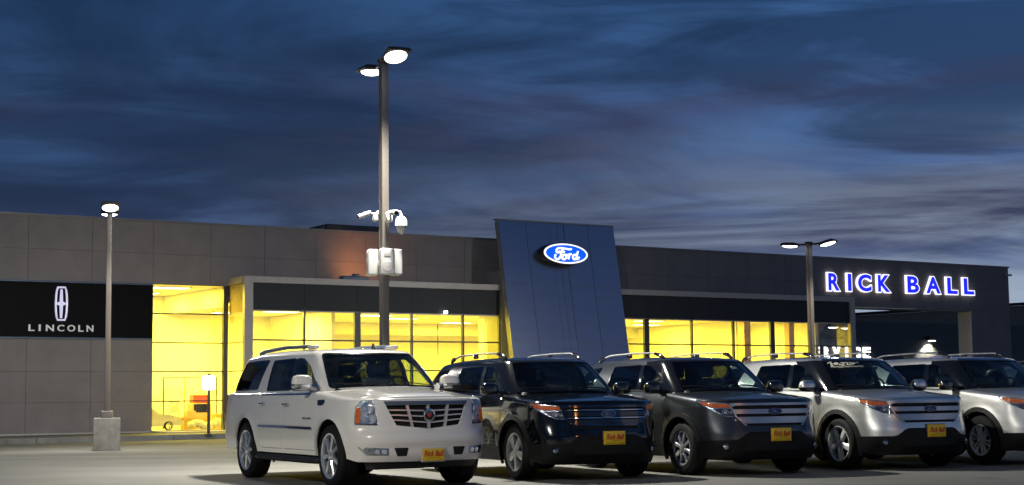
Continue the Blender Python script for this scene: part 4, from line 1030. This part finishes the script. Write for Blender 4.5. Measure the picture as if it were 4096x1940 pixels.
# ---- long white SUV
ESC = dict(
    plan=[(2.66, 0), (2.645, .3), (2.59, .6), (2.475, .80), (2.27, .935), (1.95, .985), (1.2, 1.0), (0, 1.0), (-1.2, 1.0), (-2.2, .985), (-2.68, .96), (-2.91, .86), (-2.99, .6), (-3.0, 0)],
    side=[(.30, .05), (.44, .035), (.58, .008), (.75, 0), (.90, .004), (1.05, .018), (1.25, .05)],
    nose=[(.30, .10), (.36, .05), (.44, .022), (.535, .020), (.56, .0), (.66, .0), (.685, .006), (.705, .025), (.735, .065), (.755, .078), (.85, .085), (1.12, .12)],
    tail=[(.30, .06), (.45, .01), (.6, 0), (.75, .01), (.80, .05), (1.25, .09)],
    flare=[(1.651, .41, .40, .58, .028), (-1.651, .41, .40, .58, .028)],
    deck=[(2.66, 1.135), (2.45, 1.165), (2.2, 1.195), (1.8, 1.235), (1.2, 1.295), (1.0, 1.30), (-3, 1.30)], crown=.055,
    roll=[(2.7, .035), (2.4, .055), (2.0, .10), (1.2, .09), (1.0, .05), (-3, .04)], ztop_ref=1.12,
    belt=[(1.36, 0), (1.33, .38), (1.16, .80), (.9, .868), (0, .895), (-1.2, .895), (-2.2, .875), (-2.72, .80), (-2.86, .5), (-2.88, 0)],
    wtop=[(.66, 0), (.64, .34), (.53, .675), (.32, .735), (-.3, .765), (-1.2, .765), (-2.0, .75), (-2.42, .69), (-2.58, .4), (-2.60, 0)],
    redge=[(.46, 0), (.44, .3), (.36, .56), (.2, .60), (-.3, .62), (-1.2, .62), (-1.9, .61), (-2.25, .56), (-2.40, .3), (-2.42, 0)],
    beltz=[(1.4, 1.30), (1.0, 1.235), (-3, 1.235)], wtopz=[(.7, 1.775), (.3, 1.755), (-1.5, 1.765), (-2.6, 1.73)], roofz=[(.7, 1.80), (.3, 1.845), (-.5, 1.868), (-1.6, 1.86), (-2.5, 1.81)], rcrown=.03,
    arches=[(1.651, .41, .475), (-1.651, .41, .475)], zb=lambda a: .40 - .055 * float(1 - sstep(abs(a), 1.0, 1.35)), cowl=1.32, cowl_side=1.10, handles=[(.05, 1.075), (-.93, 1.085)], handle_mat='chrome', roof_mat=None,
    bulge_fn=lambda x, y: .022 * (1 - sstep(np.abs(y), .42, .56)) * sstep(x, 1.1, 1.5) * (1 - sstep(x, 2.3, 2.6)))
ESC['_ring'] = Ring(ESC); ESC['_house'] = House(ESC)
def build_escalade(loc, yaw, label, group):
    car = empty('parked_suv', loc, yaw - math.pi / 2, label, 'suv', group); C = ESC; Rg, Hs = C['_ring'], C['_house']; k = 'esc'; paint = 'paint_white'
    doors = [rnd([(-.13, .46), (-.13, 1.30), (1.08, 1.30), (1.13, .80), (1.10, .46)], .05), rnd([(-1.16, .92), (-1.10, .70), (-1.06, .46), (-.145, .46), (-.145, 1.30), (-1.12, 1.30)], .05)]
    gx = .50
    gtop = 1.095; gcell = []
    zc = lambda y: .79 - .05 * (1 - min(1, abs(y) / .45))       # grille bottom drops to a point in the middle
    C['front_holes'] = [fpoly(Rg, [(-.60, 1.055), (-.455, .80), (0, .752), (.455, .80), (.60, 1.055)])]
    hl = [(Rg.sy(.70), .80), (Rg.sy(.76), 1.10), (Rg.sy(.79), 1.125), (Rg.sx(2.36), 1.125), (Rg.sx(2.30), 1.03), (Rg.sx(2.30), .81)]
    C['front_holes'] += [rnd([(sd * a, b) for a, b in hl], .02, 3) for sd in (-1, 1)]
    wins = [([(-2.58, 1.29), (-2.27, 1.70), (-1.17, 1.71), (-1.43, 1.29)], 'privacy'), ([(-1.00, 1.27), (-.96, 1.70), (-.10, 1.71), (-.06, 1.27)], 'privacy'), ([(.02, 1.27), (-.02, 1.71), (.20, 1.70), (.46, 1.60), (.86, 1.33), (.88, 1.27)], 'car_glass')]
    sA = float(np.interp(-.53, -Hs.B[:, 0], Hs.S))
    build_shell(car, k, C, paint, Hs, doors, wins, (sA - .02, sA - .03), .62, lambda L: [(-L, L, paint)])
    # black filler between the door windows
    for sd in (-1, 1):
        q = [Hs.inv(x, z, sd) for x, z in ((-.07, 1.275), (-.11, 1.705), (-.03, 1.705), (.03, 1.275))]
        put('window_pillar', cached(k + 'bp%d' % sd, lambda: slab('window_pillar', Hs.F, q, (), (.1, .1), .002, -.01, 40)), 'gloss_black', car)
        q2 = [(sd * Rg.sx(x), z) for x, z in ((-1.02, 1.205), (-1.02, 1.228), (.92, 1.222), (.90, 1.20))]
        strip(car, Rg, 'window_trim', k + 'wt%d' % sd, q2, 'chrome')
        strip(car, Rg, 'side_moulding', k + 'sm%d' % sd, [(sd * Rg.sx(x), z) for x, z in ((-1.08, .755), (-1.08, .785), (-.13, .785), (1.05, .772), (1.07, .74), (-.13, .75))], 'chrome', .012)
        strip(car, Rg, 'fender_vent', k + 'fv%d' % sd, [(sd * Rg.sx(x), z) for x, z in ((1.22, 1.06), (1.20, 1.13), (1.44, 1.135), (1.44, 1.09), (1.38, 1.06))], 'gloss_black', .010)
        strip(car, Rg, 'tail_light', k + 'tl%d' % sd, [(sd * a, z) for a, z in ((Rg.sx(-2.74), .82), (Rg.sx(-2.76), 1.22), (Rg.sx(-2.76) + .22, 1.22), (Rg.sx(-2.74) + .22, .82))], 'red_lens', .008)
        # step board under the doors
        put('running_board', cached(k + 'rb%d' % sd, lambda: MB().tube([(-1.2, sd * .90, .33), (-1.12, sd * .985, .335), (-.9, sd * 1.0, .335), (1.0, sd * 1.0, .335), (1.16, sd * .985, .335), (1.22, sd * .90, .33)], .045, 10).mesh('running_board', 50)), 'black_plastic', car)
        put('sill', cached(k + 'sill%d' % sd, lambda: MB().box((-1.2, sd * .80 - .06, .30), (1.2, sd * .80 + .1, .43)).mesh('sill', 0)), 'void', car)
        # roof rail with painted front foot
        y = sd * .60
        rail_tube(car, [(-2.1, y, 1.835), (-1.9, y, 1.865), (-1.0, y * 1.02, 1.895), (-.05, y, 1.882)], .030, 'flash', k + 'rr%d' % sd)
        put('rail_foot', cached(k + 'rf', lambda: MB().rbox((0, 0, 0), (.30, .085, .062), .028, 3).mesh('rail_foot', 50)), paint, car, (.08, y, 1.868))
        put('badge', cached(k + 'bdg%d' % sd, lambda: text_fit('ESCALADE', .02, 0, .30, 0, .028, lambda a, b, d: (-sd * a if sd > 0 else a, sd * d, b), .006).mesh('badge', 0)), 'chrome', car, (.72 if sd < 0 else 1.02, sd * 1.001, .875))
        # headlights
        lamp_cluster(car, Rg, k, sd, hl, [('poly', [(Rg.sx(2.36), .83), (Rg.sx(2.36), 1.03), (Rg.sx(2.31), 1.02), (Rg.sx(2.31), .83)], 'amber'),
            ('bowl', (Rg.sy(.79), .885, .062), 'bulb'), ('bowl', (Rg.sy(.815), 1.0, .05), 'bulb'), ('bowl', (Rg.sy(.85), .95, .032), 'bulb'), ('bowl', (Rg.sy(.80), 1.075, .028), 'bulb'), ('poly', [(Rg.sy(.71), .805), (Rg.sy(.71), .822), (Rg.sx(2.35), .822), (Rg.sx(2.35), .805)], 'blackout')])
        # fog lamp and air inlet
        fg = strip(car, Rg, 'fog_lamp', k + 'fg%d' % sd, [(sd * Rg.sy(y_), z) for y_, z in ((.57, .425), (.57, .515), (.83, .53), (.86, .50), (.80, .43))], 'reflector', .004, -.02)
        strip(car, Rg, 'fog_frame', k + 'ff%d' % sd, [(sd * Rg.sy(y_), z) for y_, z in ((.80, .43), (.86, .50), (.885, .535), (.90, .535), (.83, .43))], 'chrome', .008, -.01, .004, fg)
        for bz in (.70, .62): put('bulb', cached(k + 'fb%d%.2f' % (sd, bz), lambda: MB().lathe([(.001, .012), (.03, .008), (.036, -.01)], 16, 'X').mesh('bulb', 40)), 'bulb', fg, tuple(Rg.F(np.array([sd * Rg.sy(bz)]), np.array([.472]), .002)[0]))
        strip(car, Rg, 'air_inlet', k + 'ai%d' % sd, [(sd * Rg.sy(y_), z) for y_, z in ((.335, .415), (.315, .52), (.50, .52), (.46, .415))], 'void', .003, -.02)
    # grille: dark cavity, painted bars, blue-chrome header, crest
    gb = put('grille', cached(k + 'gb', lambda: slab('grille', Rg.F, fpoly(Rg, [(-.62, 1.06), (-.47, .79), (0, .742), (.47, .79), (.62, 1.06)]), (), (.08, .06), -.035, -.05, 40)), 'void', car)
    strip(car, Rg, 'grille_header', k + 'gh', fpoly(Rg, [(-.635, 1.105), (-.60, 1.058), (.60, 1.058), (.635, 1.105)]), M['ford_blue'] if False else 'flash', .012, -.03, .006, gb)
    lo = lambda y: .755 + .05 * min(1, abs(y) / .455)
    for j, zf in enumerate((.25, .5, .75)):
        pts = [(-.5, 0)] ; top_w = .60 - (.145) * (1 - zf)
        ys = np.linspace(-top_w, top_w, 13); zz = [lo(y) + (1.055 - lo(y)) * zf for y in ys]
        strip(car, Rg, 'grille_bar', k + 'gr%d' % j, [(Rg.sy(y), z - .0085) for y, z in zip(ys, zz)] + [(Rg.sy(y), z + .0085) for y, z in zip(ys[::-1], zz[::-1])], 'grille_bar', -.002, -.035, .001, gb)
    for j, (yb, yt_) in enumerate(((-.235, -.30), (0, 0), (.235, .30))):
        strip(car, Rg, 'grille_bar', k + 'gv%d' % j, fpoly(Rg, [(yb - .016, lo(yb) - .005), (yb + .016, lo(yb) - .005), (yt_ + .018, 1.056), (yt_ - .018, 1.056)]), 'grille_bar', .0, -.035, .002, gb)
    em = Rg.F(np.array([0.0]), np.array([.925]), .004)[0]
    eb = put('crest', cached(k + 'em', lambda: MB().lathe([(.001, .012), (.062, .010), (.066, .020), (.080, .018), (.084, .0), (.084, -.03)], 28, 'X').mesh('crest', 35)), 'chrome', gb, tuple(em))
    put('crest_field', cached(k + 'em2', lambda: MB().lathe([(.001, .0155), (.058, .0145), (.06, .012)], 24, 'X').mesh('crest_field', 35)), 'gloss_black', eb)
    put('crest_shield', cached(k + 'em3', lambda: MB().prism([(-.03, .022), (.03, .022), (.028, -.012), (0, -.03), (-.028, -.012)], lambda p: (.0156, p[0], p[1]), lambda p: (.019, p[0], p[1])).mesh('crest_shield', 0)), 'red', eb)
    # lower valance
    strip(car, Rg, 'lower_valance', k + 'lv', [(Rg.sy(-.86), .25), (Rg.sy(-.88), .37)] + [(Rg.sy(y), .355) for y in np.linspace(-.8, .8, 9)] + [(Rg.sy(.88), .37), (Rg.sy(.86), .25)] + [(Rg.sy(y), .26) for y in np.linspace(.7, -.7, 7)], 'black_plastic', -.03, -.10, .01)
    plate(car, Rg.F(np.array([0.0]), np.array([.43]))[0][0] + .022, .02, .425, 'white_plastic')
    mirror(car, .93, 1.10, 1.345, k, paint, 'chrome', .28, .20, .20)
    for x in (1.651, -1.651):
        arch_liner(car, x, .41, .475, k + 'al')
        for sd in (-1, 1): wheel(car, x, sd, .855, .407, .29, .285, (7, .052, .06, .0), k + 'w', 'grille_chrome')
    underbody(car, k, 2.4, -2.75, .80, .24, .42)
    seats(car, [(.12, (-.38, .38)), (-.95, (-.38, .38))], k, .86); steering(car, .70, .40, 1.28)
    put('dashboard', cached(k + 'dash', lambda: MB().rbox((1.0, 0, 1.20), (.5, 1.5, .18), .06, 3).mesh('dashboard', 50)), 'dash', car)
    wipers(car, Hs, k); 
    put('roof_antenna', cached(k + 'ant', lambda: MB().prism([(-.10, 0), (.08, 0), (.0, .03), (-.07, .085)], lambda p: (p[0], -.012, p[1]), lambda p: (p[0], .012, p[1])).mesh('roof_antenna', 40)), 'gloss_black', car, (.28, .25, 1.835))
    return car
def underbody(car, k, xf, xr, hw, z0, z1): 
    put('underbody', cached(k + 'ub', lambda: MB().rbox(((xf + xr) / 2 - .1, 0, (z0 + z1) / 2 + .05), ((xf - xr) * .92, hw * 2 * .66, z1 - z0 + .1), .05, 2).rbox((1.2, 0, .26), (.5, 1.0, .12), .04, 2).mesh('underbody', 40)), 'void', car)
def wipers(car, Hs, k):
    for i, (a, b) in enumerate(((-.62, -.05), (.02, .62))):
        pts = [Hs.F(np.array([q]), np.array([h]), .02)[0] for q, h in ((a, .10), ((a + b) / 2, .075), (b, .045))]
        put('wiper', cached(k + 'wp%d' % i, lambda: MB().tube([tuple(p) for p in pts], .009, 6).mesh('wiper', 40)), 'black_plastic', car)

# ---- mid-size SUV in several paints
EXP = dict(
    plan=[(2.40, 0), (2.385, .3), (2.33, .58), (2.21, .78), (2.02, .915), (1.72, .975), (1.2, .99), (0, .99), (-1.2, .99), (-1.9, .98), (-2.35, .94), (-2.55, .82), (-2.62, .55), (-2.63, 0)],
    side=[(.22, .06), (.32, .03), (.50, .006), (.70, 0), (.85, .004), (.98, .012), (1.04, .022), (1.25, .055)],
    nose=[(.20, .14), (.26, .07), (.34, .03), (.46, .0), (.60, .0), (.68, .018), (.75, .035), (1.03, .075)],
    tail=[(.20, .08), (.35, .01), (.6, 0), (.75, .02), (1.25, .08)],
    flare=[(1.43, .385, .40, .60, .024), (-1.43, .385, .40, .60, .024)],
    deck=[(2.40, 1.035), (2.3, 1.075), (2.1, 1.115), (1.8, 1.15), (1.05, 1.225), (.9, 1.225), (-1.0, 1.285), (-2.7, 1.31)], crown=.055,
    roll=[(2.45, .04), (2.2, .06), (1.8, .085), (1.05, .07), (.9, .045), (-2.7, .04)], ztop_ref=1.04,
    belt=[(1.30, 0), (1.26, .38), (1.06, .775), (.85, .85), (0, .885), (-1.0, .885), (-1.8, .87), (-2.32, .79), (-2.45, .5), (-2.47, 0)],
    wtop=[(.68, 0), (.66, .34), (.52, .645), (.28, .715), (-.3, .745), (-1.0, .745), (-1.6, .73), (-1.98, .67), (-2.14, .4), (-2.16, 0)],
    redge=[(.48, 0), (.46, .3), (.36, .53), (.18, .575), (-.3, .60), (-1.0, .60), (-1.5, .59), (-1.85, .53), (-2.02, .3), (-2.04, 0)],
    beltz=[(1.4, 1.225), (.9, 1.175), (-1.0, 1.235), (-2.7, 1.26)], wtopz=[(.7, 1.655), (.3, 1.635), (-1.2, 1.635), (-2.2, 1.60)], roofz=[(.75, 1.68), (.3, 1.715), (-.5, 1.738), (-1.3, 1.725), (-2.1, 1.68)], rcrown=.035,
    arches=[(1.43, .385, .445), (-1.43, .385, .445)], zb=lambda a: .50 if False else .26, cowl=1.27, cowl_side=1.0, handles=[(-.05, 1.06), (-.98, 1.075)], handle_mat='cladding', roof_mat=None)
EXP['_ring'] = Ring(EXP); EXP['_house'] = House(EXP)
def build_explorer(loc, yaw, label, group, paint, variant):
    car = empty('parked_suv', loc, yaw - math.pi / 2, label, 'suv', group); C = EXP; Rg, Hs = C['_ring'], C['_house']; k = 'exp'
    doors = [rnd([(-.10, .47), (-.10, 1.26), (.98, 1.20), (.97, .80), (.90, .47)], .05), rnd([(-1.10, .92), (-1.0, .74), (-.93, .47), (-.115, .47), (-.115, 1.26), (-1.08, 1.28)], .05)]
    hl = [(Rg.sy(.60), .825), (Rg.sy(.66), .93), (Rg.sy(.70), 1.015), (Rg.sx(2.05), 1.045), (Rg.sx(1.80), 1.075), (Rg.sx(1.93), 1.0), (Rg.sx(2.12), .90), (Rg.sy(.74), .835)]
    C['front_holes'] = [rnd([(sd * a, b) for a, b in hl], .02, 3) for sd in (-1, 1)]
    wins = [([(-2.02, 1.31), (-1.80, 1.57), (-1.33, 1.585), (-1.50, 1.31)], 'privacy'), ([(-1.00, 1.265), (-.90, 1.59), (-.06, 1.60), (-.02, 1.235)], 'privacy'), ([(.06, 1.23), (.02, 1.60), (.22, 1.585), (.48, 1.47), (.80, 1.25), (.82, 1.215)], 'car_glass')]
    sA = float(np.interp(-.53, -Hs.B[:, 0], Hs.S)); s0 = float(np.interp(.35, -Hs.B[:, 0], Hs.S))
    build_shell(car, k, C, paint, Hs, doors, wins, (sA - .0, sA - .02), .5, lambda L: [(-sA - .5, sA + .5, 'gloss_black'), (sA + .5, L, paint), (-L, -sA - .5, paint)])
    # painted roof side over the black pillars
    for sd in (-1, 1):
        q = [(sd * a, h) for a, h in ((sA - .05, .845), (sA + .52, .835), (sA + .52, 1.0), (sA - .05, 1.0))]
        put('roof_side', cached(k + 'rsd%d' % sd, lambda: slab('roof_side', Hs.F, q, (), (.07, .05), .003, -.01, 45)), paint, car)
        q = [Hs.inv(x, z, sd) for x, z in ((-.03, 1.24), (-.07, 1.595), (.03, 1.595), (.07, 1.235))]
        put('window_pillar', cached(k + 'bp%d' % sd, lambda: slab('window_pillar', Hs.F, q, (), (.1, .1), .002, -.01, 40)), 'gloss_black', car)
        for x, nm in ((1.43, 'f'), (-1.43, 'r')):
            a0 = [(x + .52 * math.cos(t), .385 + .515 * math.sin(t)) for t in np.linspace(-.35, math.pi + .35, 26)]; a1 = [(x + .446 * math.cos(t), .385 + .446 * math.sin(t)) for t in np.linspace(math.pi + .35, -.35, 26)]
            strip(car, Rg, 'arch_cladding', k + 'ac%s%d' % (nm, sd), [(sd * Rg.sx(q_[0]), q_[1]) for q_ in a0 + a1], 'cladding', .014, -.02, .001)
        strip(car, Rg, 'sill_cladding', k + 'sc%d' % sd, [(sd * Rg.sx(x), z) for x, z in ((-.97, .255), (-.95, .46), (.93, .455), (.97, .255))], 'cladding', .018, -.01)
        strip(car, Rg, 'tail_light', k + 'tl%d' % sd, [(sd * a, z) for a, z in ((Rg.sx(-2.3), .95), (Rg.sx(-2.32), 1.20), (Rg.sx(-2.32) + .30, 1.20), (Rg.sx(-2.3) + .30, .95))], 'red_lens', .008)
        y = sd * .615
        rl = rail_tube(car, [(-1.55, y * .99, 1.745), (-1.35, y, 1.778), (-.6, y * 1.02, 1.793), (.02, y, 1.783), (.12, y, 1.772)], .0145, 'rail', k + 'rr%d' % sd)
        for nm, xs in (('a', (.10, .34)), ('b', (-1.55, -1.74))):
            put('rail_foot', cached(k + 'rf%s%d' % (nm, sd), lambda: MB().tube([(xs[0], y, 1.772 if nm == 'a' else 1.745), ((xs[0] + xs[1]) / 2, y * .99, 1.755 if nm == 'a' else 1.73), (xs[1], y * .97, 1.70 if nm == 'a' else 1.69)], [.024, .034, .022], 10).mesh('rail_foot', 50)), 'gloss_black', rl)
        put('rail_foot', cached(k + 'rfm%d' % sd, lambda: MB().rbox((-.72, y, 1.75), (.14, .05, .06), .02).mesh('rail_foot', 50)), 'gloss_black', rl)
        # wrap-round headlight: amber strip above, projector below
        lamp_cluster(car, Rg, k, sd, hl, [('poly', [(Rg.sy(.665), .955), (Rg.sy(.69), 1.0), (Rg.sx(2.05), 1.028), (Rg.sx(1.88), 1.05), (Rg.sx(1.98), .99), (Rg.sx(2.10), .955)], 'amber'),
            ('poly', [(Rg.sy(.62), .84), (Rg.sy(.655), .935), (Rg.sx(2.12), .935), (Rg.sy(.75), .845)], 'blackout'), ('bowl', (Rg.sy(.735), .888, .046), 'bulb'), ('bowl', (Rg.sy(.665), .885, .03), 'bulb')])
        fz = .415; fc = Rg.F(np.array([sd * Rg.sy(.735)]), np.array([fz]), .022)[0]
        fo = put('fog_lamp', cached(k + 'fog', lambda: MB().lathe([(.001, .004), (.035, .004), (.04, .0), (.055, .012), (.06, -.03)], 20, 'X').mesh('fog_lamp', 40)), 'gloss_black', car, tuple(fc), (0, 0, sd * .45))
        put('fog_lens', cached(k + 'fogl', lambda: MB().lathe([(.001, .014), (.025, .010), (.036, .002)], 20, 'X').mesh('fog_lens', 40)), 'reflector', fo)
    # front: black lower cladding with raised centre
    ys = np.linspace(-.86, .86, 31); zt_ = lambda y: .505 + .115 * (1 - sstep(abs(y), .40, .62))
    strip(car, Rg, 'front_cladding', k + 'fc', [(Rg.sy(y), .225) for y in ys[::3]] + [(Rg.sx(1.90), .27), (Rg.sx(1.90), .50)] + [(Rg.sy(y), float(zt_(y))) for y in ys[::-1]] + [(-Rg.sx(1.90), .50), (-Rg.sx(1.90), .27)], 'cladding', .012, -.03, .001)
    strip(car, Rg, 'lower_intake', k + 'li', fpoly(Rg, [(-.52, .36), (-.42, .56), (.42, .56), (.52, .36)]), 'void', .016, -.0, .04)
    strip(car, Rg, 'skid_plate', k + 'sk', fpoly(Rg, [(-.50, .255), (-.46, .325), (.46, .325), (.50, .255)]), 'cladding', .03, .0, .02)
    go = [(-.60, .845), (-.655, .945), (-.69, 1.018), (.69, 1.018), (.655, .945), (.60, .845), (.46, .70), (-.46, .70)]
    gb = strip(car, Rg, 'grille', k + 'gr', fpoly(Rg, go), 'void', .004, -.02, .02)
    bm_ = 'satin' if variant != 'dark' else 'gloss_black'
    strip(car, Rg, 'grille_bar', k + 'g1', fpoly(Rg, [(-.655, .965), (-.69, 1.018), (.69, 1.018), (.655, .965), (.6, .985), (-.6, .985)]), bm_, .026, -.0, .006, gb)
    strip(car, Rg, 'grille_bar', k + 'g2', fpoly(Rg, [(-.60, .868), (-.645, .932), (.645, .932), (.60, .868)]), bm_, .028, -.0, .008, gb)
    strip(car, Rg, 'grille_bar', k + 'g3', fpoly(Rg, [(-.47, .735), (-.59, .826), (.59, .826), (.47, .735)]), bm_, .026, -.0, .008, gb)
    for sd in (-1, 1): strip(car, Rg, 'grille_side', k + 'gs%d' % sd, [(sd * Rg.sy(y), z) for y, z in ((.445, .705), (.585, .83), (.64, .94), (.672, 1.0), (.695, 1.0), (.665, .94), (.61, .83), (.475, .70))], bm_, .027, 0, .004, gb)
    if variant == 'dark':
        for z in (.948, .842): strip(car, Rg, 'chrome_line', k + 'gc%.2f' % z, fpoly(Rg, [(-.60, z), (-.60, z + .010), (.60, z + .010), (.60, z)]), 'chrome', .032, .0, .003, gb)
    em = Rg.F(np.array([0.0]), np.array([.90]), .03)[0]
    eb = put('oval_badge', cached(k + 'ov', lambda: MB().prism(ell(.115, .046, 32), lambda p: (-.01, p[0], p[1]), lambda p: (.012, p[0], p[1])).mesh('oval_badge', 40)), 'chrome', gb, tuple(em))
    put('badge_field', cached(k + 'ov2', lambda: MB().prism(ell(.104, .037, 32), lambda p: (.0125, p[0], p[1]), lambda p: (.015, p[0], p[1])).mesh('badge_field', 40)), 'ford_blue', eb)
    def scr():
        b = MB()
        for st in STR: b.tube([(.0165, x_ * .103, z_ * .10) for x_, z_ in spline(script_strokes(st), 3)], .0035, 4)
        return b.mesh('badge_script', 40)
    put('badge_script', cached(k + 'ov3', scr), 'chrome', eb)
    put('plate_bracket', cached(k + 'pb', lambda: MB().rbox((0, 0, 0), (.05, .36, .20), .02).mesh('plate_bracket', 40)), 'black_plastic', car, (2.395, .07, .575))
    plate(car, 2.43, .07, .575, 'plate')
    mt = paint if variant == 'bright' else 'gloss_black'
    mirror(car, .80, 1.07, 1.235, k, mt, 'gloss_black', .27, .18, .18)
    ws_ = {'dark': ((5, .10, .13, .0), 'alloy', .262), 'grey': ((8, .05, .066, .0), 'grille_chrome', .245), 'bright': ((5, .085, .10, .0), 'alloy', .262), 'pale': ((6, .026, .032, .05), 'alloy', .24)}[{'dark': 'dark', 'grey': 'grey', 'bright': 'bright'}.get(variant, 'pale')]
    for x in (1.43, -1.43):
        arch_liner(car, x, .385, .445, k + 'al')
        for sd in (-1, 1): wheel(car, x, sd, .855, .385, ws_[2], .25, ws_[0], k + 'w' + variant, ws_[1])
    underbody(car, k, 2.15, -2.4, .80, .22, .40)
    seats(car, [(.05, (-.37, .37)), (-.85, (-.37, .37))], k, .80); steering(car, .58, .38, 1.20)
    put('dashboard', cached(k + 'dash', lambda: MB().rbox((.92, 0, 1.12), (.5, 1.45, .18), .06, 3).mesh('dashboard', 50)), 'dash', car)
    wipers(car, Hs, k)
    if variant == 'bright':
        # price scrawled on the top of the windshield
        mk = MB()
        pr = [[(0, 3), (1.2, 3.4), (.8, 2.6), (1.4, 2.2), (.6, 1.6), (1.2, 1.0), (.2, .3)], [(1.8, 2.2), (2.4, 3.0), (3.0, 2.4), (2.3, 1.6), (1.9, 2.3)], [(2.6, 2.6), (3.4, 1.6), (4.2, .8)], [(4.0, 2.6), (4.6, 3.0), (5.1, 2.4), (4.6, 1.6), (4.0, 1.1), (5.2, 1.1)], [(5.6, 2.9), (6.3, 2.9), (6.6, 2.3), (6.0, 1.7), (6.5, 1.2), (7.2, 1.6), (7.6, 1.2)],
              [(7.4, 2.9), (8.0, 2.3), (8.6, 2.6), (8.7, 3.0), (8.5, 1.7)], [(8.6, 1.9), (9.4, 2.6), (10.4, 3.0), (11, 2.9)], [(.4, .5), (1.4, .0), (2.2, .2), (3.4, -.3), (4.6, .1), (5.8, -.1), (7.2, .2), (8.6, .0), (9.6, .3), (11.5, .2)]]
        for st in pr:
            pts = spline([(x_, z_) for x_, z_ in st], 4)
            mk.tube([tuple(Hs.F(np.array([-.56 + p_[0] * .046]), np.array([.60 + p_[1] * .042]), .006)[0]) for p_ in pts], .010, 5)
        put('price_writing', mk.mesh('price_writing', 40), 'chalk', car)
    return car

GRP = 'suvs parked in a row before the showroom'
build_escalade((-2.316, 22.28, 0), .499, 'long white SUV with chrome wheels and chromed grille crest', GRP)
EY = .4266
build_explorer((.292, 23.41, 0), EY, 'black SUV with dark grille parked beside the white SUV', GRP, 'paint_black', 'dark')
build_explorer((2.684, 24.22, 0), EY, 'dark grey SUV with bright silver grille bars', GRP, 'paint_grey', 'grey')
build_explorer((5.17, 25.35, 0), EY, 'silver SUV with a price scrawled on its windshield', GRP, 'paint_silver', 'bright')
build_explorer((7.58, 26.3, 0), EY, 'pale silver SUV with paired thin wheel spokes beside the priced one', GRP, 'paint_silver2', 'pale')
build_explorer((12.2, 34.0, 0), EY, 'silver SUV parked farther back of which only the roof corner shows', GRP, 'paint_silver', 'pale')
